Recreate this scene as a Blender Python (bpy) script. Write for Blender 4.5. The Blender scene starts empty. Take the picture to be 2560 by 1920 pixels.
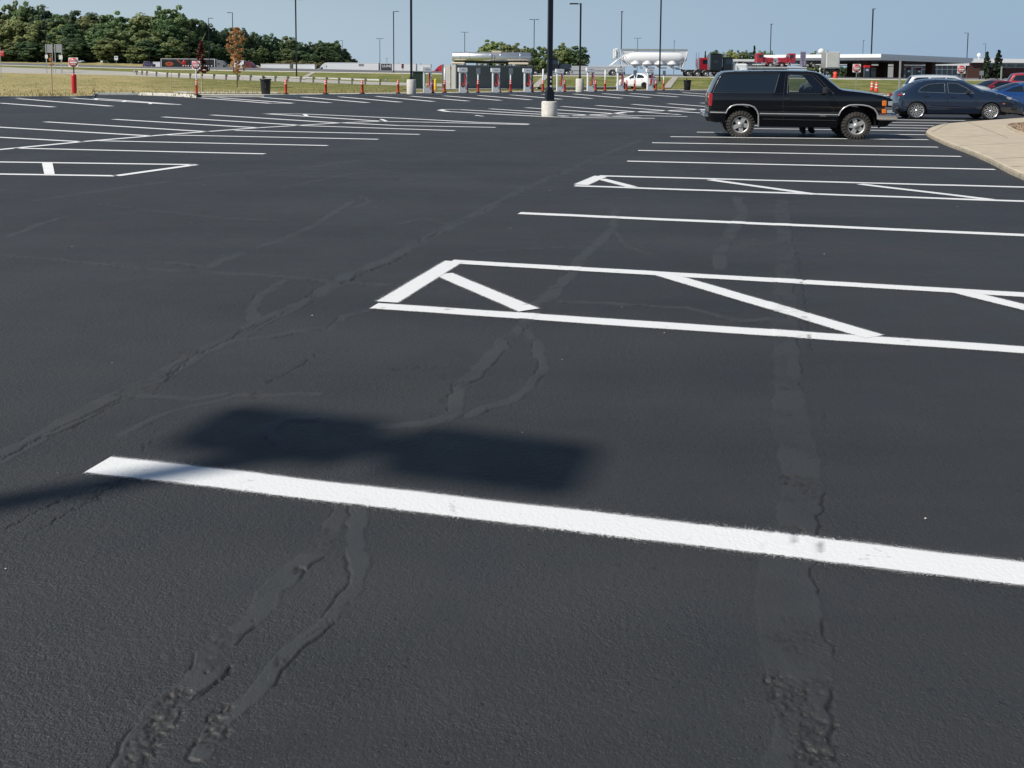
import bpy, math, random
import numpy as np
from mathutils import Vector, Matrix
from mathutils.geometry import delaunay_2d_cdt
random.seed(7); RNG = np.random.default_rng(7)
R = math.radians
C = bpy.context.scene.collection
# ------------------------------------------------------------------ camera, sky, sun, exposure
F_, CX, CY, YH, ROLL, H = 2435.0, 1280.0, 416.0, 188.7, 0.0065, 1.505     # source pixels of the 2560x1920 photo
TH = math.atan((CY - YH) / F_)
cam = bpy.data.cameras.new('camera'); co = bpy.data.objects.new('camera', cam); C.objects.link(co)
cam.sensor_width = 36; cam.lens = F_ / 2560 * 36; cam.shift_y = -(960 - CY) / 2560
cam.clip_start = 0.05; cam.clip_end = 9000
co.matrix_world = Matrix.Translation((0, 0, H)) @ Matrix.Rotation(math.pi / 2 - TH, 4, 'X') @ Matrix.Rotation(ROLL, 4, 'Z')
bpy.context.scene.camera = co
SUN_EL, SUN_AZ = 47.0, (-0.88, -0.475)           # direction towards the sun (left and behind the camera)
W = bpy.data.worlds.new('World'); bpy.context.scene.world = W; W.use_nodes = True
nt = W.node_tree; nt.nodes.clear()
sky = nt.nodes.new('ShaderNodeTexSky'); sky.sky_type = 'NISHITA'; sky.sun_disc = False
sky.sun_elevation = R(SUN_EL); sky.sun_rotation = math.atan2(SUN_AZ[0], SUN_AZ[1])
sky.altitude = 200; sky.air_density = 1.0; sky.dust_density = .5; sky.ozone_density = 1.5
bg = nt.nodes.new('ShaderNodeBackground'); bg.inputs[1].default_value = 0.070
tcw = nt.nodes.new('ShaderNodeTexCoord'); sep = nt.nodes.new('ShaderNodeSeparateXYZ'); nt.links.new(tcw.outputs['Generated'], sep.inputs[0])   # pale summer haze low in the sky
mrw = nt.nodes.new('ShaderNodeMapRange'); mrw.interpolation_type = 'SMOOTHSTEP'; mrw.inputs[1].default_value = 0; mrw.inputs[2].default_value = .26; mrw.inputs[3].default_value = .92; mrw.inputs[4].default_value = 0; nt.links.new(sep.outputs[2], mrw.inputs[0])
mrx = nt.nodes.new('ShaderNodeMapRange'); mrx.inputs[1].default_value = -.6; mrx.inputs[2].default_value = .45; nt.links.new(sep.outputs[0], mrx.inputs[0])
hz_ = nt.nodes.new('ShaderNodeMix'); hz_.data_type = 'RGBA'; hz_.inputs[6].default_value = (7.3, 8.9, 10.1, 1); hz_.inputs[7].default_value = (4.2, 6.2, 8.7, 1); nt.links.new(mrx.outputs[0], hz_.inputs[0])
mw = nt.nodes.new('ShaderNodeMix'); mw.data_type = 'RGBA'; nt.links.new(mrw.outputs[0], mw.inputs[0]); nt.links.new(sky.outputs[0], mw.inputs[6]); nt.links.new(hz_.outputs[2], mw.inputs[7])
ow = nt.nodes.new('ShaderNodeOutputWorld'); nt.links.new(mw.outputs[2], bg.inputs[0]); nt.links.new(bg.outputs[0], ow.inputs[0])
sl = bpy.data.lights.new('sun', 'SUN'); sl.energy = 4.9; sl.angle = R(0.65); sl.color = (1.0, 0.95, 0.87)
so = bpy.data.objects.new('sun', sl); C.objects.link(so)
_n = math.hypot(*SUN_AZ); SD = Vector((SUN_AZ[0] / _n * math.cos(R(SUN_EL)), SUN_AZ[1] / _n * math.cos(R(SUN_EL)), math.sin(R(SUN_EL))))
so.rotation_euler = SD.to_track_quat('Z', 'Y').to_euler(); so.location = SD * 50
vs = bpy.context.scene.view_settings
vs.view_transform = 'Standard'; vs.look = 'None'; vs.exposure = 0.0; vs.gamma = 1.0

# ------------------------------------------------------------------ geometry of the photograph
def ray(x, y):
    u, v = x - CX, y - CY; c, s = math.cos(ROLL), math.sin(ROLL)
    u, v = u * c + v * s, -u * s + v * c
    return u, F_ * math.cos(TH) - v * math.sin(TH), -(F_ * math.sin(TH) + v * math.cos(TH))
def gp(x, y):                       # photo pixel -> point on the flat lot
    a, b, c = ray(x, y); k = H / -c
    return a * k, b * k
def zat(x, y, Y):                   # height of the sight line at depth Y
    a, b, c = ray(x, y); return H + c * Y / b
def xat(x, Y, y=190):
    a, b, c = ray(x, y); return a * Y / b

# ------------------------------------------------------------------ helpers
def link(o, parent=None):
    C.objects.link(o)
    if parent: o.parent = parent
    return o
def tag(o, label=None, cat=None, group=None, kind=None):
    if label: o['label'] = label
    if cat: o['category'] = cat
    if group: o['group'] = group
    if kind: o['kind'] = kind
    return o
def thing(name, label, cat, loc=(0, 0, 0), rz=0.0, group=None):
    o = bpy.data.objects.new(name, None); C.objects.link(o); o.empty_display_size = .3
    o.location = loc; o.rotation_euler = (0, 0, rz)
    return tag(o, label, cat, group)
def copy_tree(o, parent=None):
    c = o.copy(); C.objects.link(c); c.parent = parent
    for ch in list(o.children): copy_tree(ch, c)
    return c
def dup(o, loc, rz, label, group=None, scale=None):
    c = copy_tree(o); c.location = loc; c.rotation_euler = (0, 0, rz); c['label'] = label
    if group: c['group'] = group
    if scale: c.scale = scale
    return c
class MB:
    def __init__(s): s.v = []; s.f = []; s.m = []; s.sm = []
    def add(s, vs, fs, m=0, smooth=False):
        b = len(s.v); s.v += [tuple(p) for p in vs]
        for f in fs: s.f.append(tuple(i + b for i in f)); s.m.append(m); s.sm.append(smooth)
        return s
    def box(s, c, d, m=0, rz=0.0, bev=0.0, M=None):
        x, y, z = d[0] / 2, d[1] / 2, d[2] / 2
        if bev:
            b = min(bev, x * .9, y * .9, z * .9); P = []
            for k, (zz, i) in enumerate(((-z, b), (-z + b, 0), (z - b, 0), (z, b))):
                for (px, py) in ((-x + i, -y + i + b), (-x + i + b, -y + i), (x - i - b, -y + i), (x - i, -y + i + b), (x - i, y - i - b), (x - i - b, y - i), (-x + i + b, y - i), (-x + i, y - i - b)):
                    P.append((px, py, zz))
            fs = [tuple(range(7, -1, -1)), tuple(range(24, 32))]
            for k in range(3):
                for i in range(8): j = (i + 1) % 8; fs.append((k * 8 + i, k * 8 + j, k * 8 + 8 + j, k * 8 + 8 + i))
        else:
            P = [(a, b_, c_) for c_ in (-z, z) for (a, b_) in ((-x, -y), (x, -y), (x, y), (-x, y))]
            fs = [(3, 2, 1, 0), (4, 5, 6, 7), (0, 1, 5, 4), (1, 2, 6, 5), (2, 3, 7, 6), (3, 0, 4, 7)]
        T = Matrix.Translation(c) @ Matrix.Rotation(rz, 4, 'Z')
        if M is not None: T = Matrix.Translation(c) @ M.to_4x4()
        return s.add([T @ Vector(p) for p in P], fs, m)
    def cyl(s, a, b, r, r2=None, n=12, m=0, cap=True, smooth=True):
        a, b = Vector(a), Vector(b); r2 = r if r2 is None else r2
        q = (b - a).to_track_quat('Z', 'Y'); P = []
        for p, rr in ((a, r), (b, r2)):
            for i in range(n): t = 2 * math.pi * i / n; P.append(p + q @ Vector((rr * math.cos(t), rr * math.sin(t), 0)))
        s.add(P, [(i, (i + 1) % n, n + (i + 1) % n, n + i) for i in range(n)], m, smooth)
        if cap: s.add(P, [tuple(range(n - 1, -1, -1)), tuple(range(n, 2 * n))], m)
        return s
    def tube(s, pts, r, n=8, m=0):
        for a, b in zip(pts[:-1], pts[1:]): s.cyl(a, b, r, n=n, m=m)
        return s
    def lathe(s, prof, o=(0, 0, 0), axis='Z', n=24, m=0, smooth=True, a0=0., a1=2 * math.pi):
        P = []; full = abs(a1 - a0 - 2 * math.pi) < 1e-6; nn = n if full else n + 1
        for (r, h) in prof:
            for i in range(nn):
                t = a0 + (a1 - a0) * i / n; x, y = r * math.cos(t), r * math.sin(t)
                P.append({'Z': (o[0] + x, o[1] + y, o[2] + h), 'Y': (o[0] + x, o[1] + h, o[2] + y), 'X': (o[0] + h, o[1] + x, o[2] + y)}[axis])
        fs = [(k * nn + i, k * nn + (i + 1) % nn, (k + 1) * nn + (i + 1) % nn, (k + 1) * nn + i) for k in range(len(prof) - 1) for i in range(n)]
        return s.add(P, fs, m, smooth)
    def prism(s, poly, y0, y1, m=0, axis='Y'):
        n = len(poly)
        def P(a, b, h): return {'Y': (a, h, b), 'X': (h, a, b), 'Z': (a, b, h)}[axis]
        V = [P(a, b, y0) for a, b in poly] + [P(a, b, y1) for a, b in poly]
        return s.add(V, [tuple(range(n)), tuple(range(2 * n - 1, n - 1, -1))] + [(i, n + i, n + (i + 1) % n, (i + 1) % n) for i in range(n)], m)
    def xf(s, M):
        s.v = [tuple(M @ Vector(p)) for p in s.v]; return s
    def build(s, name, mats, parent=None, label=None):
        me = bpy.data.meshes.new(name); me.from_pydata(s.v, [], s.f)
        for m in (mats if isinstance(mats, (list, tuple)) else [mats]): me.materials.append(m)
        me.polygons.foreach_set('material_index', s.m); me.polygons.foreach_set('use_smooth', s.sm); me.update()
        o = link(bpy.data.objects.new(name, me), parent)
        if label: o['label'] = label
        return o
def sphere_prof(r, n=10, z=0, a=-90, b=90): return [(max(r * math.cos(R(a + (b - a) * i / n)), 1e-4), z + r * math.sin(R(a + (b - a) * i / n))) for i in range(n + 1)]
def npmesh(name, V, Fc, mats, parent=None, smooth=False, midx=None, attrs=None):
    me = bpy.data.meshes.new(name); V = np.asarray(V, np.float32); Fc = np.asarray(Fc, np.int32)
    me.vertices.add(len(V)); me.vertices.foreach_set('co', V.ravel()); k = Fc.shape[1]
    me.loops.add(Fc.size); me.loops.foreach_set('vertex_index', Fc.ravel()); me.polygons.add(len(Fc))
    me.polygons.foreach_set('loop_start', np.arange(0, Fc.size, k, dtype=np.int32))
    me.polygons.foreach_set('loop_total', np.full(len(Fc), k, np.int32))
    for m in (mats if isinstance(mats, (list, tuple)) else [mats]): me.materials.append(m)
    if midx is not None: me.polygons.foreach_set('material_index', np.asarray(midx, np.int32))
    me.polygons.foreach_set('use_smooth', np.full(len(Fc), smooth)); me.update(calc_edges=True)
    for an, (dom, arr) in (attrs or {}).items():
        if arr.ndim == 1: a = me.attributes.new(an, 'FLOAT', dom); a.data.foreach_set('value', arr.astype(np.float32))
        else:
            a = me.attributes.new(an, 'FLOAT_COLOR', dom); a.data.foreach_set('color', np.c_[arr, np.ones(len(arr))].astype(np.float32).ravel())
    o = link(bpy.data.objects.new(name, me), parent); return o
def text_part(body, size, loc, rot, mat, parent, name='lettering', ext=.004, bold=0.0, xs=1.0, align='CENTER'):
    cu = bpy.data.curves.new(name, 'FONT'); cu.body = body; cu.size = size; cu.extrude = ext; cu.offset = bold
    cu.align_x = align; cu.align_y = 'CENTER'
    t = bpy.data.objects.new('tmp', cu); C.objects.link(t); bpy.context.view_layer.update()
    me = bpy.data.meshes.new_from_object(t.evaluated_get(bpy.context.evaluated_depsgraph_get())); bpy.data.objects.remove(t)
    me.materials.clear(); me.materials.append(mat)
    o = link(bpy.data.objects.new(name, me), parent); o.location = loc; o.rotation_euler = rot; o.scale = (xs, 1, 1); return o

# ------------------------------------------------------------------ materials
def mat(name, col, rough=.5, metal=0., spec=.5, var=.0, vs_=5., bump=0., bs=40., coat=0., emit=None, dirt=None):
    m = bpy.data.materials.new(name); m.use_nodes = True; N = m.node_tree.nodes; Lk = m.node_tree.links; b = N['Principled BSDF']
    b.inputs['Base Color'].default_value = (*col, 1); b.inputs['Roughness'].default_value = rough; b.inputs['Metallic'].default_value = metal
    b.inputs['Specular IOR Level'].default_value = spec; b.inputs['Coat Weight'].default_value = coat; b.inputs['Coat Roughness'].default_value = .03
    tc = N.new('ShaderNodeTexCoord')
    if var or dirt:
        no = N.new('ShaderNodeTexNoise'); no.inputs['Scale'].default_value = vs_; no.inputs['Detail'].default_value = 6; no.inputs['Roughness'].default_value = .65
        Lk.new(tc.outputs['Object'], no.inputs['Vector'])
        mr = N.new('ShaderNodeMapRange'); mr.inputs[1].default_value = .3; mr.inputs[2].default_value = .7; Lk.new(no.outputs[0], mr.inputs[0])
        mx = N.new('ShaderNodeMix'); mx.data_type = 'RGBA'
        d = dirt or tuple(c * (1 - var) for c in col)
        mx.inputs[6].default_value = (*d, 1); mx.inputs[7].default_value = (*[min(1, c * (1 + var * .5)) for c in col], 1)
        Lk.new(mr.outputs[0], mx.inputs[0]); Lk.new(mx.outputs[2], b.inputs['Base Color'])
    if bump:
        n2 = N.new('ShaderNodeTexNoise'); n2.inputs['Scale'].default_value = bs; n2.inputs['Detail'].default_value = 4; Lk.new(tc.outputs['Object'], n2.inputs['Vector'])
        bp = N.new('ShaderNodeBump'); bp.inputs['Distance'].default_value = bump; Lk.new(n2.outputs[0], bp.inputs['Height']); Lk.new(bp.outputs[0], b.inputs['Normal'])
    return m
def glass_mat(name, tint, op=.2):
    m = bpy.data.materials.new(name); m.use_nodes = True; N = m.node_tree.nodes; Lk = m.node_tree.links; N.clear()
    o = N.new('ShaderNodeOutputMaterial'); t = N.new('ShaderNodeBsdfTransparent'); t.inputs[0].default_value = (*tint, 1)
    g = N.new('ShaderNodeBsdfGlossy'); g.inputs['Roughness'].default_value = .02; fr = N.new('ShaderNodeFresnel'); fr.inputs[0].default_value = 1.5
    mm = N.new('ShaderNodeMapRange'); mm.inputs[3].default_value = op * .5; mm.inputs[4].default_value = 1; Lk.new(fr.outputs[0], mm.inputs[0])
    mx = N.new('ShaderNodeMixShader'); Lk.new(mm.outputs[0], mx.inputs[0]); Lk.new(t.outputs[0], mx.inputs[1]); Lk.new(g.outputs[0], mx.inputs[2]); Lk.new(mx.outputs[0], o.inputs[0]); return m
M = dict(
 black_paint=mat('black_paint', (.0025, .003, .005), .08, spec=.5, coat=.3), navy_paint=mat('navy_paint', (.012, .022, .045), .15, spec=.5, coat=.8),
 white_paint=mat('white_paint', (.78, .79, .80), .3, coat=.6), blue_paint=mat('blue_paint', (.012, .06, .22), .3, .2, coat=1.),
 silver_paint=mat('silver_paint', (.62, .64, .66), .3, .2, coat=.8), red_paint=mat('red_paint', (.38, .015, .03), .3, coat=.8),
 maroon_paint=mat('maroon_paint', (.16, .02, .03), .3, coat=.6), grey_paint=mat('grey_paint', (.22, .22, .22), .35, .2, coat=.6), purple_paint=mat('purple_paint', (.08, .05, .13), .35, coat=.6),
 dark_truck=mat('dark_truck_paint', (.02, .03, .04), .3, coat=.7), rubber=mat('rubber', (.028, .027, .025), .85, var=.3, vs_=9), tread=mat('dusty_tread', (.06, .055, .048), .95, var=.35, vs_=20),
 rim=mat('rim_alloy', (.50, .49, .47), .42, .5), rim2=mat('rim_bright', (.72, .72, .72), .22, .85), chrome=mat('chrome', (.75, .76, .78), .08, 1.), steel=mat('polished_steel', (.80, .82, .84), .32, .85, var=.12, vs_=1.5),
 dark=mat('dark_plastic', (.012, .012, .013), .6), trim=mat('matt_trim', (.02, .02, .022), .5), tint=mat('tinted_glass', (.012, .020, .030), .04, spec=.7), clear=glass_mat('clear_glass', (.62, .68, .66)),
 amber=mat('amber_lens', (.75, .19, .02), .15, coat=1.), redlens=mat('red_lens', (.45, .02, .025), .15, coat=1.), lens=mat('clear_lens', (.6, .62, .64), .08, .5, coat=1.),
 interior=mat('interior_cloth', (.12, .12, .125), .8), orange=mat('orange_plastic', (.80, .06, .03), .45, var=.15, vs_=6), redpost=mat('red_sleeve', (.60, .018, .018), .4, var=.12, vs_=4),
 yellow=mat('yellow_sleeve', (.85, .55, .02), .45), pole=mat('pole_paint', (.010, .013, .022), .4, .2), concrete=mat('concrete', (.52, .49, .43), .9, var=.22, vs_=6, bump=.002, bs=80),
 oldconc=mat('aged_concrete', (.66, .64, .58), .9, vs_=7, dirt=(.50, .48, .43), bump=.003, bs=60), signwhite=mat('sign_white', (.78, .78, .78), .4), signred=mat('sign_red', (.50, .02, .03), .4), signback=mat('sign_back', (.38, .39, .40), .45, .5, var=.12, vs_=2),
 galv=mat('galvanised', (.48, .49, .48), .45, .5, var=.2, vs_=4), wood=mat('weathered_post', (.20, .18, .14), .85, var=.3, vs_=8), stake=mat('pale_stake', (.5, .42, .26), .8), bark=mat('bark', (.10, .08, .06), .9, var=.4, vs_=6, bump=.01, bs=20),
 corr=mat('corrugated_grey', (.15, .165, .185), .5, .1, var=.12, vs_=1.2), green_box=mat('green_cabinet', (.018, .04, .03), .45), bin=mat('bin_black', (.008, .008, .009), .5), brick=mat('brown_brick', (.085, .038, .03), .85, var=.25, vs_=3),
 chargerwhite=mat('charger_white', (.86, .87, .88), .28, coat=.4), chargerred=mat('charger_red', (.62, .02, .02), .35), grey_text=mat('grey_lettering', (.35, .36, .38), .5), fascia=mat('white_fascia', (.86, .86, .84), .5),
 greyfascia=mat('grey_fascia', (.52, .53, .54), .5), beige=mat('beige_fender', (.66, .58, .44), .5), trailer=mat('trailer_white', (.86, .87, .87), .4, var=.03, vs_=1.), trailer_dark=mat('trailer_black', (.02, .02, .022), .4), logo_orange=mat('logo_orange', (.75, .13, .03), .4),
 skin=mat('skin', (.42, .24, .17), .55), shirt=mat('grey_shirt', (.16, .18, .19), .85, var=.2, vs_=12), trousers=mat('dark_trousers', (.018, .018, .022), .9), shoe=mat('dark_shoe', (.01, .01, .01), .6), cap=mat('dark_cap', (.012, .012, .015), .85),
)
M['winglass'] = mat('building_glass', (.09, .12, .13), .08, spec=.6)

def grass_mat():
    m = bpy.data.materials.new('grass_ground'); m.use_nodes = True; N = m.node_tree.nodes; Lk = m.node_tree.links; b = N['Principled BSDF']; b.inputs['Roughness'].default_value = .95; b.inputs['Specular IOR Level'].default_value = .1
    tc = N.new('ShaderNodeTexCoord'); mp = N.new('ShaderNodeMapping'); mp.inputs['Scale'].default_value = (1, .55, 1); Lk.new(tc.outputs['Object'], mp.inputs[0])
    at = N.new('ShaderNodeAttribute'); at.attribute_name = 'dry'
    n1 = N.new('ShaderNodeTexNoise'); n1.inputs['Scale'].default_value = .35; n1.inputs['Detail'].default_value = 8; n1.inputs['Roughness'].default_value = .7
    n2 = N.new('ShaderNodeTexNoise'); n2.inputs['Scale'].default_value = 3.5; n2.inputs['Detail'].default_value = 8; n2.inputs['Roughness'].default_value = .75
    for n in (n1, n2): Lk.new(mp.outputs[0], n.inputs['Vector'])
    ad = N.new('ShaderNodeMath'); ad.operation = 'MULTIPLY_ADD'; ad.inputs[1].default_value = 2.4; Lk.new(n1.outputs[0], ad.inputs[0]); sb = N.new('ShaderNodeMath'); sb.operation = 'SUBTRACT'; sb.inputs[1].default_value = 1.2
    Lk.new(at.outputs['Fac'], ad.inputs[2]); Lk.new(ad.outputs[0], sb.inputs[0])
    cr = N.new('ShaderNodeValToRGB'); e = cr.color_ramp.elements; e[0].color = (.12, .15, .04, 1); e[1].color = (.42, .35, .17, 1)
    e2 = cr.color_ramp.elements.new(.45); e2.color = (.235, .225, .085, 1); Lk.new(sb.outputs[0], cr.inputs[0])
    mx = N.new('ShaderNodeMix'); mx.data_type = 'RGBA'; mx.blend_type = 'MULTIPLY'; mx.inputs[0].default_value = 1
    r2 = N.new('ShaderNodeMapRange'); r2.inputs[1].default_value = .3; r2.inputs[2].default_value = .7; r2.inputs[3].default_value = .5; r2.inputs[4].default_value = 1.45; Lk.new(n2.outputs[0], r2.inputs[0])
    Lk.new(cr.outputs[0], mx.inputs[6]); Lk.new(r2.outputs[0], mx.inputs[7]); Lk.new(mx.outputs[2], b.inputs['Base Color'])
    bp = N.new('ShaderNodeBump'); bp.inputs['Distance'].default_value = .12; Lk.new(n2.outputs[0], bp.inputs['Height']); Lk.new(bp.outputs[0], b.inputs['Normal']); return m
M['grass'] = grass_mat()
def leaf_mat(name, c1, c2, hue=.03):
    m = bpy.data.materials.new(name); m.use_nodes = True; N = m.node_tree.nodes; Lk = m.node_tree.links; b = N['Principled BSDF']; b.inputs['Roughness'].default_value = .6; b.inputs['Specular IOR Level'].default_value = .3
    at = N.new('ShaderNodeAttribute'); at.attribute_name = 'leaf'; oi = N.new('ShaderNodeObjectInfo')
    mx = N.new('ShaderNodeMix'); mx.data_type = 'RGBA'; mx.inputs[6].default_value = (*c1, 1); mx.inputs[7].default_value = (*c2, 1); Lk.new(at.outputs['Fac'], mx.inputs[0])
    hs = N.new('ShaderNodeHueSaturation'); a = N.new('ShaderNodeMapRange'); a.inputs[3].default_value = .5 - hue; a.inputs[4].default_value = .5 + hue; Lk.new(oi.outputs['Random'], a.inputs[0]); Lk.new(a.outputs[0], hs.inputs['Hue'])
    w = N.new('ShaderNodeMath'); w.operation = 'MULTIPLY'; w.inputs[1].default_value = 7.31; f = N.new('ShaderNodeMath'); f.operation = 'FRACT'; Lk.new(oi.outputs['Random'], w.inputs[0]); Lk.new(w.outputs[0], f.inputs[0])
    v = N.new('ShaderNodeMapRange'); v.inputs[3].default_value = .85; v.inputs[4].default_value = 1.5; Lk.new(f.outputs[0], v.inputs[0]); Lk.new(v.outputs[0], hs.inputs['Value'])
    Lk.new(mx.outputs[2], hs.inputs['Color']); Lk.new(hs.outputs[0], b.inputs['Base Color'])
    tr = N.new('ShaderNodeBsdfTranslucent'); Lk.new(hs.outputs[0], tr.inputs[0]); ms = N.new('ShaderNodeMixShader'); ms.inputs[0].default_value = .42
    Lk.new(b.outputs[0], ms.inputs[1]); Lk.new(tr.outputs[0], ms.inputs[2]); Lk.new(ms.outputs[0], N['Material Output'].inputs[0]); return m
M['leaf_green'] = leaf_mat('leaves_green', (.08, .135, .06), (.24, .305, .13)); M['leaf_dark'] = leaf_mat('leaves_dark', (.06, .11, .06), (.16, .225, .105), .02)
M['leaf_pale'] = leaf_mat('leaves_pale', (.12, .165, .07), (.31, .35, .15)); M['leaf_orange'] = leaf_mat('leaves_orange', (.55, .27, .11), (.75, .52, .23), .01); M['leaf_maroon'] = leaf_mat('leaves_maroon', (.05, .012, .012), (.13, .03, .025), .01)
M['leaf_brush'] = leaf_mat('leaves_brush', (.16, .15, .07), (.30, .26, .13), .01); M['leaf_spruce'] = leaf_mat('needles', (.018, .034, .020), (.05, .075, .035), .01)

# ------------------------------------------------------------------ numpy noise
_perm = RNG.random((256, 256)).astype(np.float64)
def vnoise(x, y):
    xi = np.floor(x).astype(int); yi = np.floor(y).astype(int); fx = x - xi; fy = y - yi; fx = fx * fx * (3 - 2 * fx); fy = fy * fy * (3 - 2 * fy)
    g = lambda a, b: _perm[a & 255, b & 255]
    return (g(xi, yi) * (1 - fx) + g(xi + 1, yi) * fx) * (1 - fy) + (g(xi, yi + 1) * (1 - fx) + g(xi + 1, yi + 1) * fx) * fy
def fbm(x, y, o=4):
    r = 0; a = .5; t = 0
    for k in range(o): r = r + a * vnoise(x * 2 ** k + 17 * k, y * 2 ** k + 9 * k); t += a; a *= .5
    return r / t

# ------------------------------------------------------------------ asphalt: cracks, sealant bands and rough spots on the near lot
BANDS = [  # (photo points on the lot, width in metres)
 ([(0,1146),(93,1094),(185,1048),(318,984),(417,935),(492,886),(579,846),(665,802),(752,759),(839,710),(868,689),(984,643),(1082,588),(1151,556),(1204,530),(1280,487),(1366,449),(1433,421),(1488,394),(1546,372),(1605,349)], .11),
 ([(-60,632),(0,637),(120,646),(278,663),(400,675),(521,681),(723,692),(839,704),(960,712)], .075), ([(289,657),(393,655),(460,660),(509,669)], .06),
 ([(521,669),(560,648),(608,631),(694,603),(770,571),(839,530),(880,504)], .08), ([(891,519),(926,504),(903,490)], .06), ([(712,704),(654,741),(631,770),(640,800)], .07),
 ([(949,770),(900,782),(856,793),(833,822),(781,822),(700,838),(600,850)], .055), ([(1310,815),(1262,850),(1227,892),(1190,930),(1157,955),(1143,1000),(1140,1030),(1060,1060),(960,1066)], .07),
 ([(1315,805),(1349,863),(1355,900),(1350,938),(1326,967),(1280,996),(1180,1040)], .055), ([(799,1050),(740,1048),(694,1054),(675,1072),(680,1095),(706,1123)], .045),
 ([(862,1268),(833,1331),(799,1384),(760,1420),(690,1480),(637,1540),(567,1609),(509,1684),(440,1742),(399,1806),(347,1881),(320,1930)], .062),
 ([(891,1268),(903,1310),(903,1360),(885,1459),(827,1551),(741,1621),(683,1679),(625,1754),(550,1812),(509,1881)], .05),
 ([(1955,500),(1960,560),(1965,672),(1960,800),(1963,892),(1969,979),(1986,1066),(2009,1210),(1986,1349),(1963,1447),(1986,1621),(2009,1794),(1992,1940)], .14),
 ([(1540,521),(1534,574),(1500,605),(1477,626),(1442,660),(1425,689),(1372,741),(1338,759),(1320,800)], .09), ([(1534,574),(1560,610),(1627,637)], .04), ([(1200,628),(1280,622),(1453,617)], .04),
 ([(1841,493),(1859,533),(1830,580),(1801,631),(1801,672)], .11), ([(1836,620),(1928,608),(1997,597)], .06), ([(1396,753),(1500,757),(1720,770),(1859,805),(1951,793)], .06),
 ([(1000,560),(1060,545),(1120,560)], .05), ([(100,500),(300,470),(520,440),(760,420),(900,400)], .12), ([(250,510),(420,530),(560,545),(700,552)], .05), ([(30,590),(100,560),(170,540)], .07), ([(700,470),(850,440),(950,425)], .06),
 ([(1300,470),(1150,452),(950,448),(700,440)], .04), ([(560,985),(480,1000),(330,985)], .05), ([(300,1090),(420,1030),(600,990),(800,985)], .035)]
CRACKS = [
 ([(0,1146),(40,1128),(93,1094),(185,1055),(318,990),(417,940),(492,890),(579,846),(665,802),(752,762),(839,715),(984,655),(1082,588),(1204,530),(1366,449),(1488,394)], .013, .9),
 ([(816,857),(770,903),(741,921),(683,950),(613,990)], .011, .6), ([(405,1071),(385,1090),(370,1117)], .01, .6), ([(214,1178),(116,1204),(0,1210)], .008, .8), ([(307,1198),(231,1250),(145,1297),(58,1349)], .008, .7),
 ([(150,1250),(46,1308),(0,1337)], .009, .8), ([(746,1424),(706,1459),(660,1490),(619,1517)], .009, .9), ([(770,1400),(746,1424),(720,1440)], .016, .9),
 ([(835,1545),(780,1600),(735,1630)], .006, .8), ([(710,1665),(702,1700),(670,1745),(620,1790),(560,1812)], .007, .9), ([(590,1640),(545,1690),(509,1712)], .007, .8), ([(640,1550),(600,1600),(575,1640)], .006, .5),
 ([(1997,631),(2026,863),(2050,979),(2073,1118)], .012, .65), ([(1985,1335),(1990,1360),(1983,1392)], .012, .9), ([(1157,955),(1120,985),(1100,1010)], .008, .5), ([(1280,996),(1200,1030),(1160,1045)], .006, .6),
 ([(520,905),(600,880),(690,862)], .008, .5), ([(640,880),(760,842),(900,838)], .010, .35), ([(800,960),(930,925),(1060,920),(1120,950)], .012, .35), ([(930,1130),(1000,1100),(1025,1060)], .006, .5), ([(380,1000),(400,970),(415,955)], .006, .5)]
ROUGH = [(2010,1800,.055,.20,1.), (1993,1207,.055,.06,.8), (1965,973,.04,.05,.6), (410,1805,.05,.10,1.), (540,1822,.035,.07,1.), (360,1870,.04,.09,.8), (1963,892,.02,.02,.5), (2045,1205,.05,.05,.4), (1986,1325,.035,.03,.7), (2010,1085,.03,.03,.5),
         (705,1655,.03,.03,.8), (740,1425,.02,.025,.8), (520,1690,.012,.012,.9), (480,880,.06,.05,.6), (395,1075,.03,.03,.6), (640,990,.03,.05,.5), (280,1215,.06,.05,.5), (1960,1600,.02,.05,.6), (800,880,.05,.05,.4), (1050,920,.14,.05,.35), (230,1240,.07,.05,.5)]
def resample(pts, step):
    P = [np.array(p, float) for p in pts]; out = [P[0]]
    for a, b in zip(P[:-1], P[1:]):
        n = max(1, int(np.linalg.norm(b - a) / step)); out += [a + (b - a) * i / n for i in range(1, n + 1)]
    return np.array(out)
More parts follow.
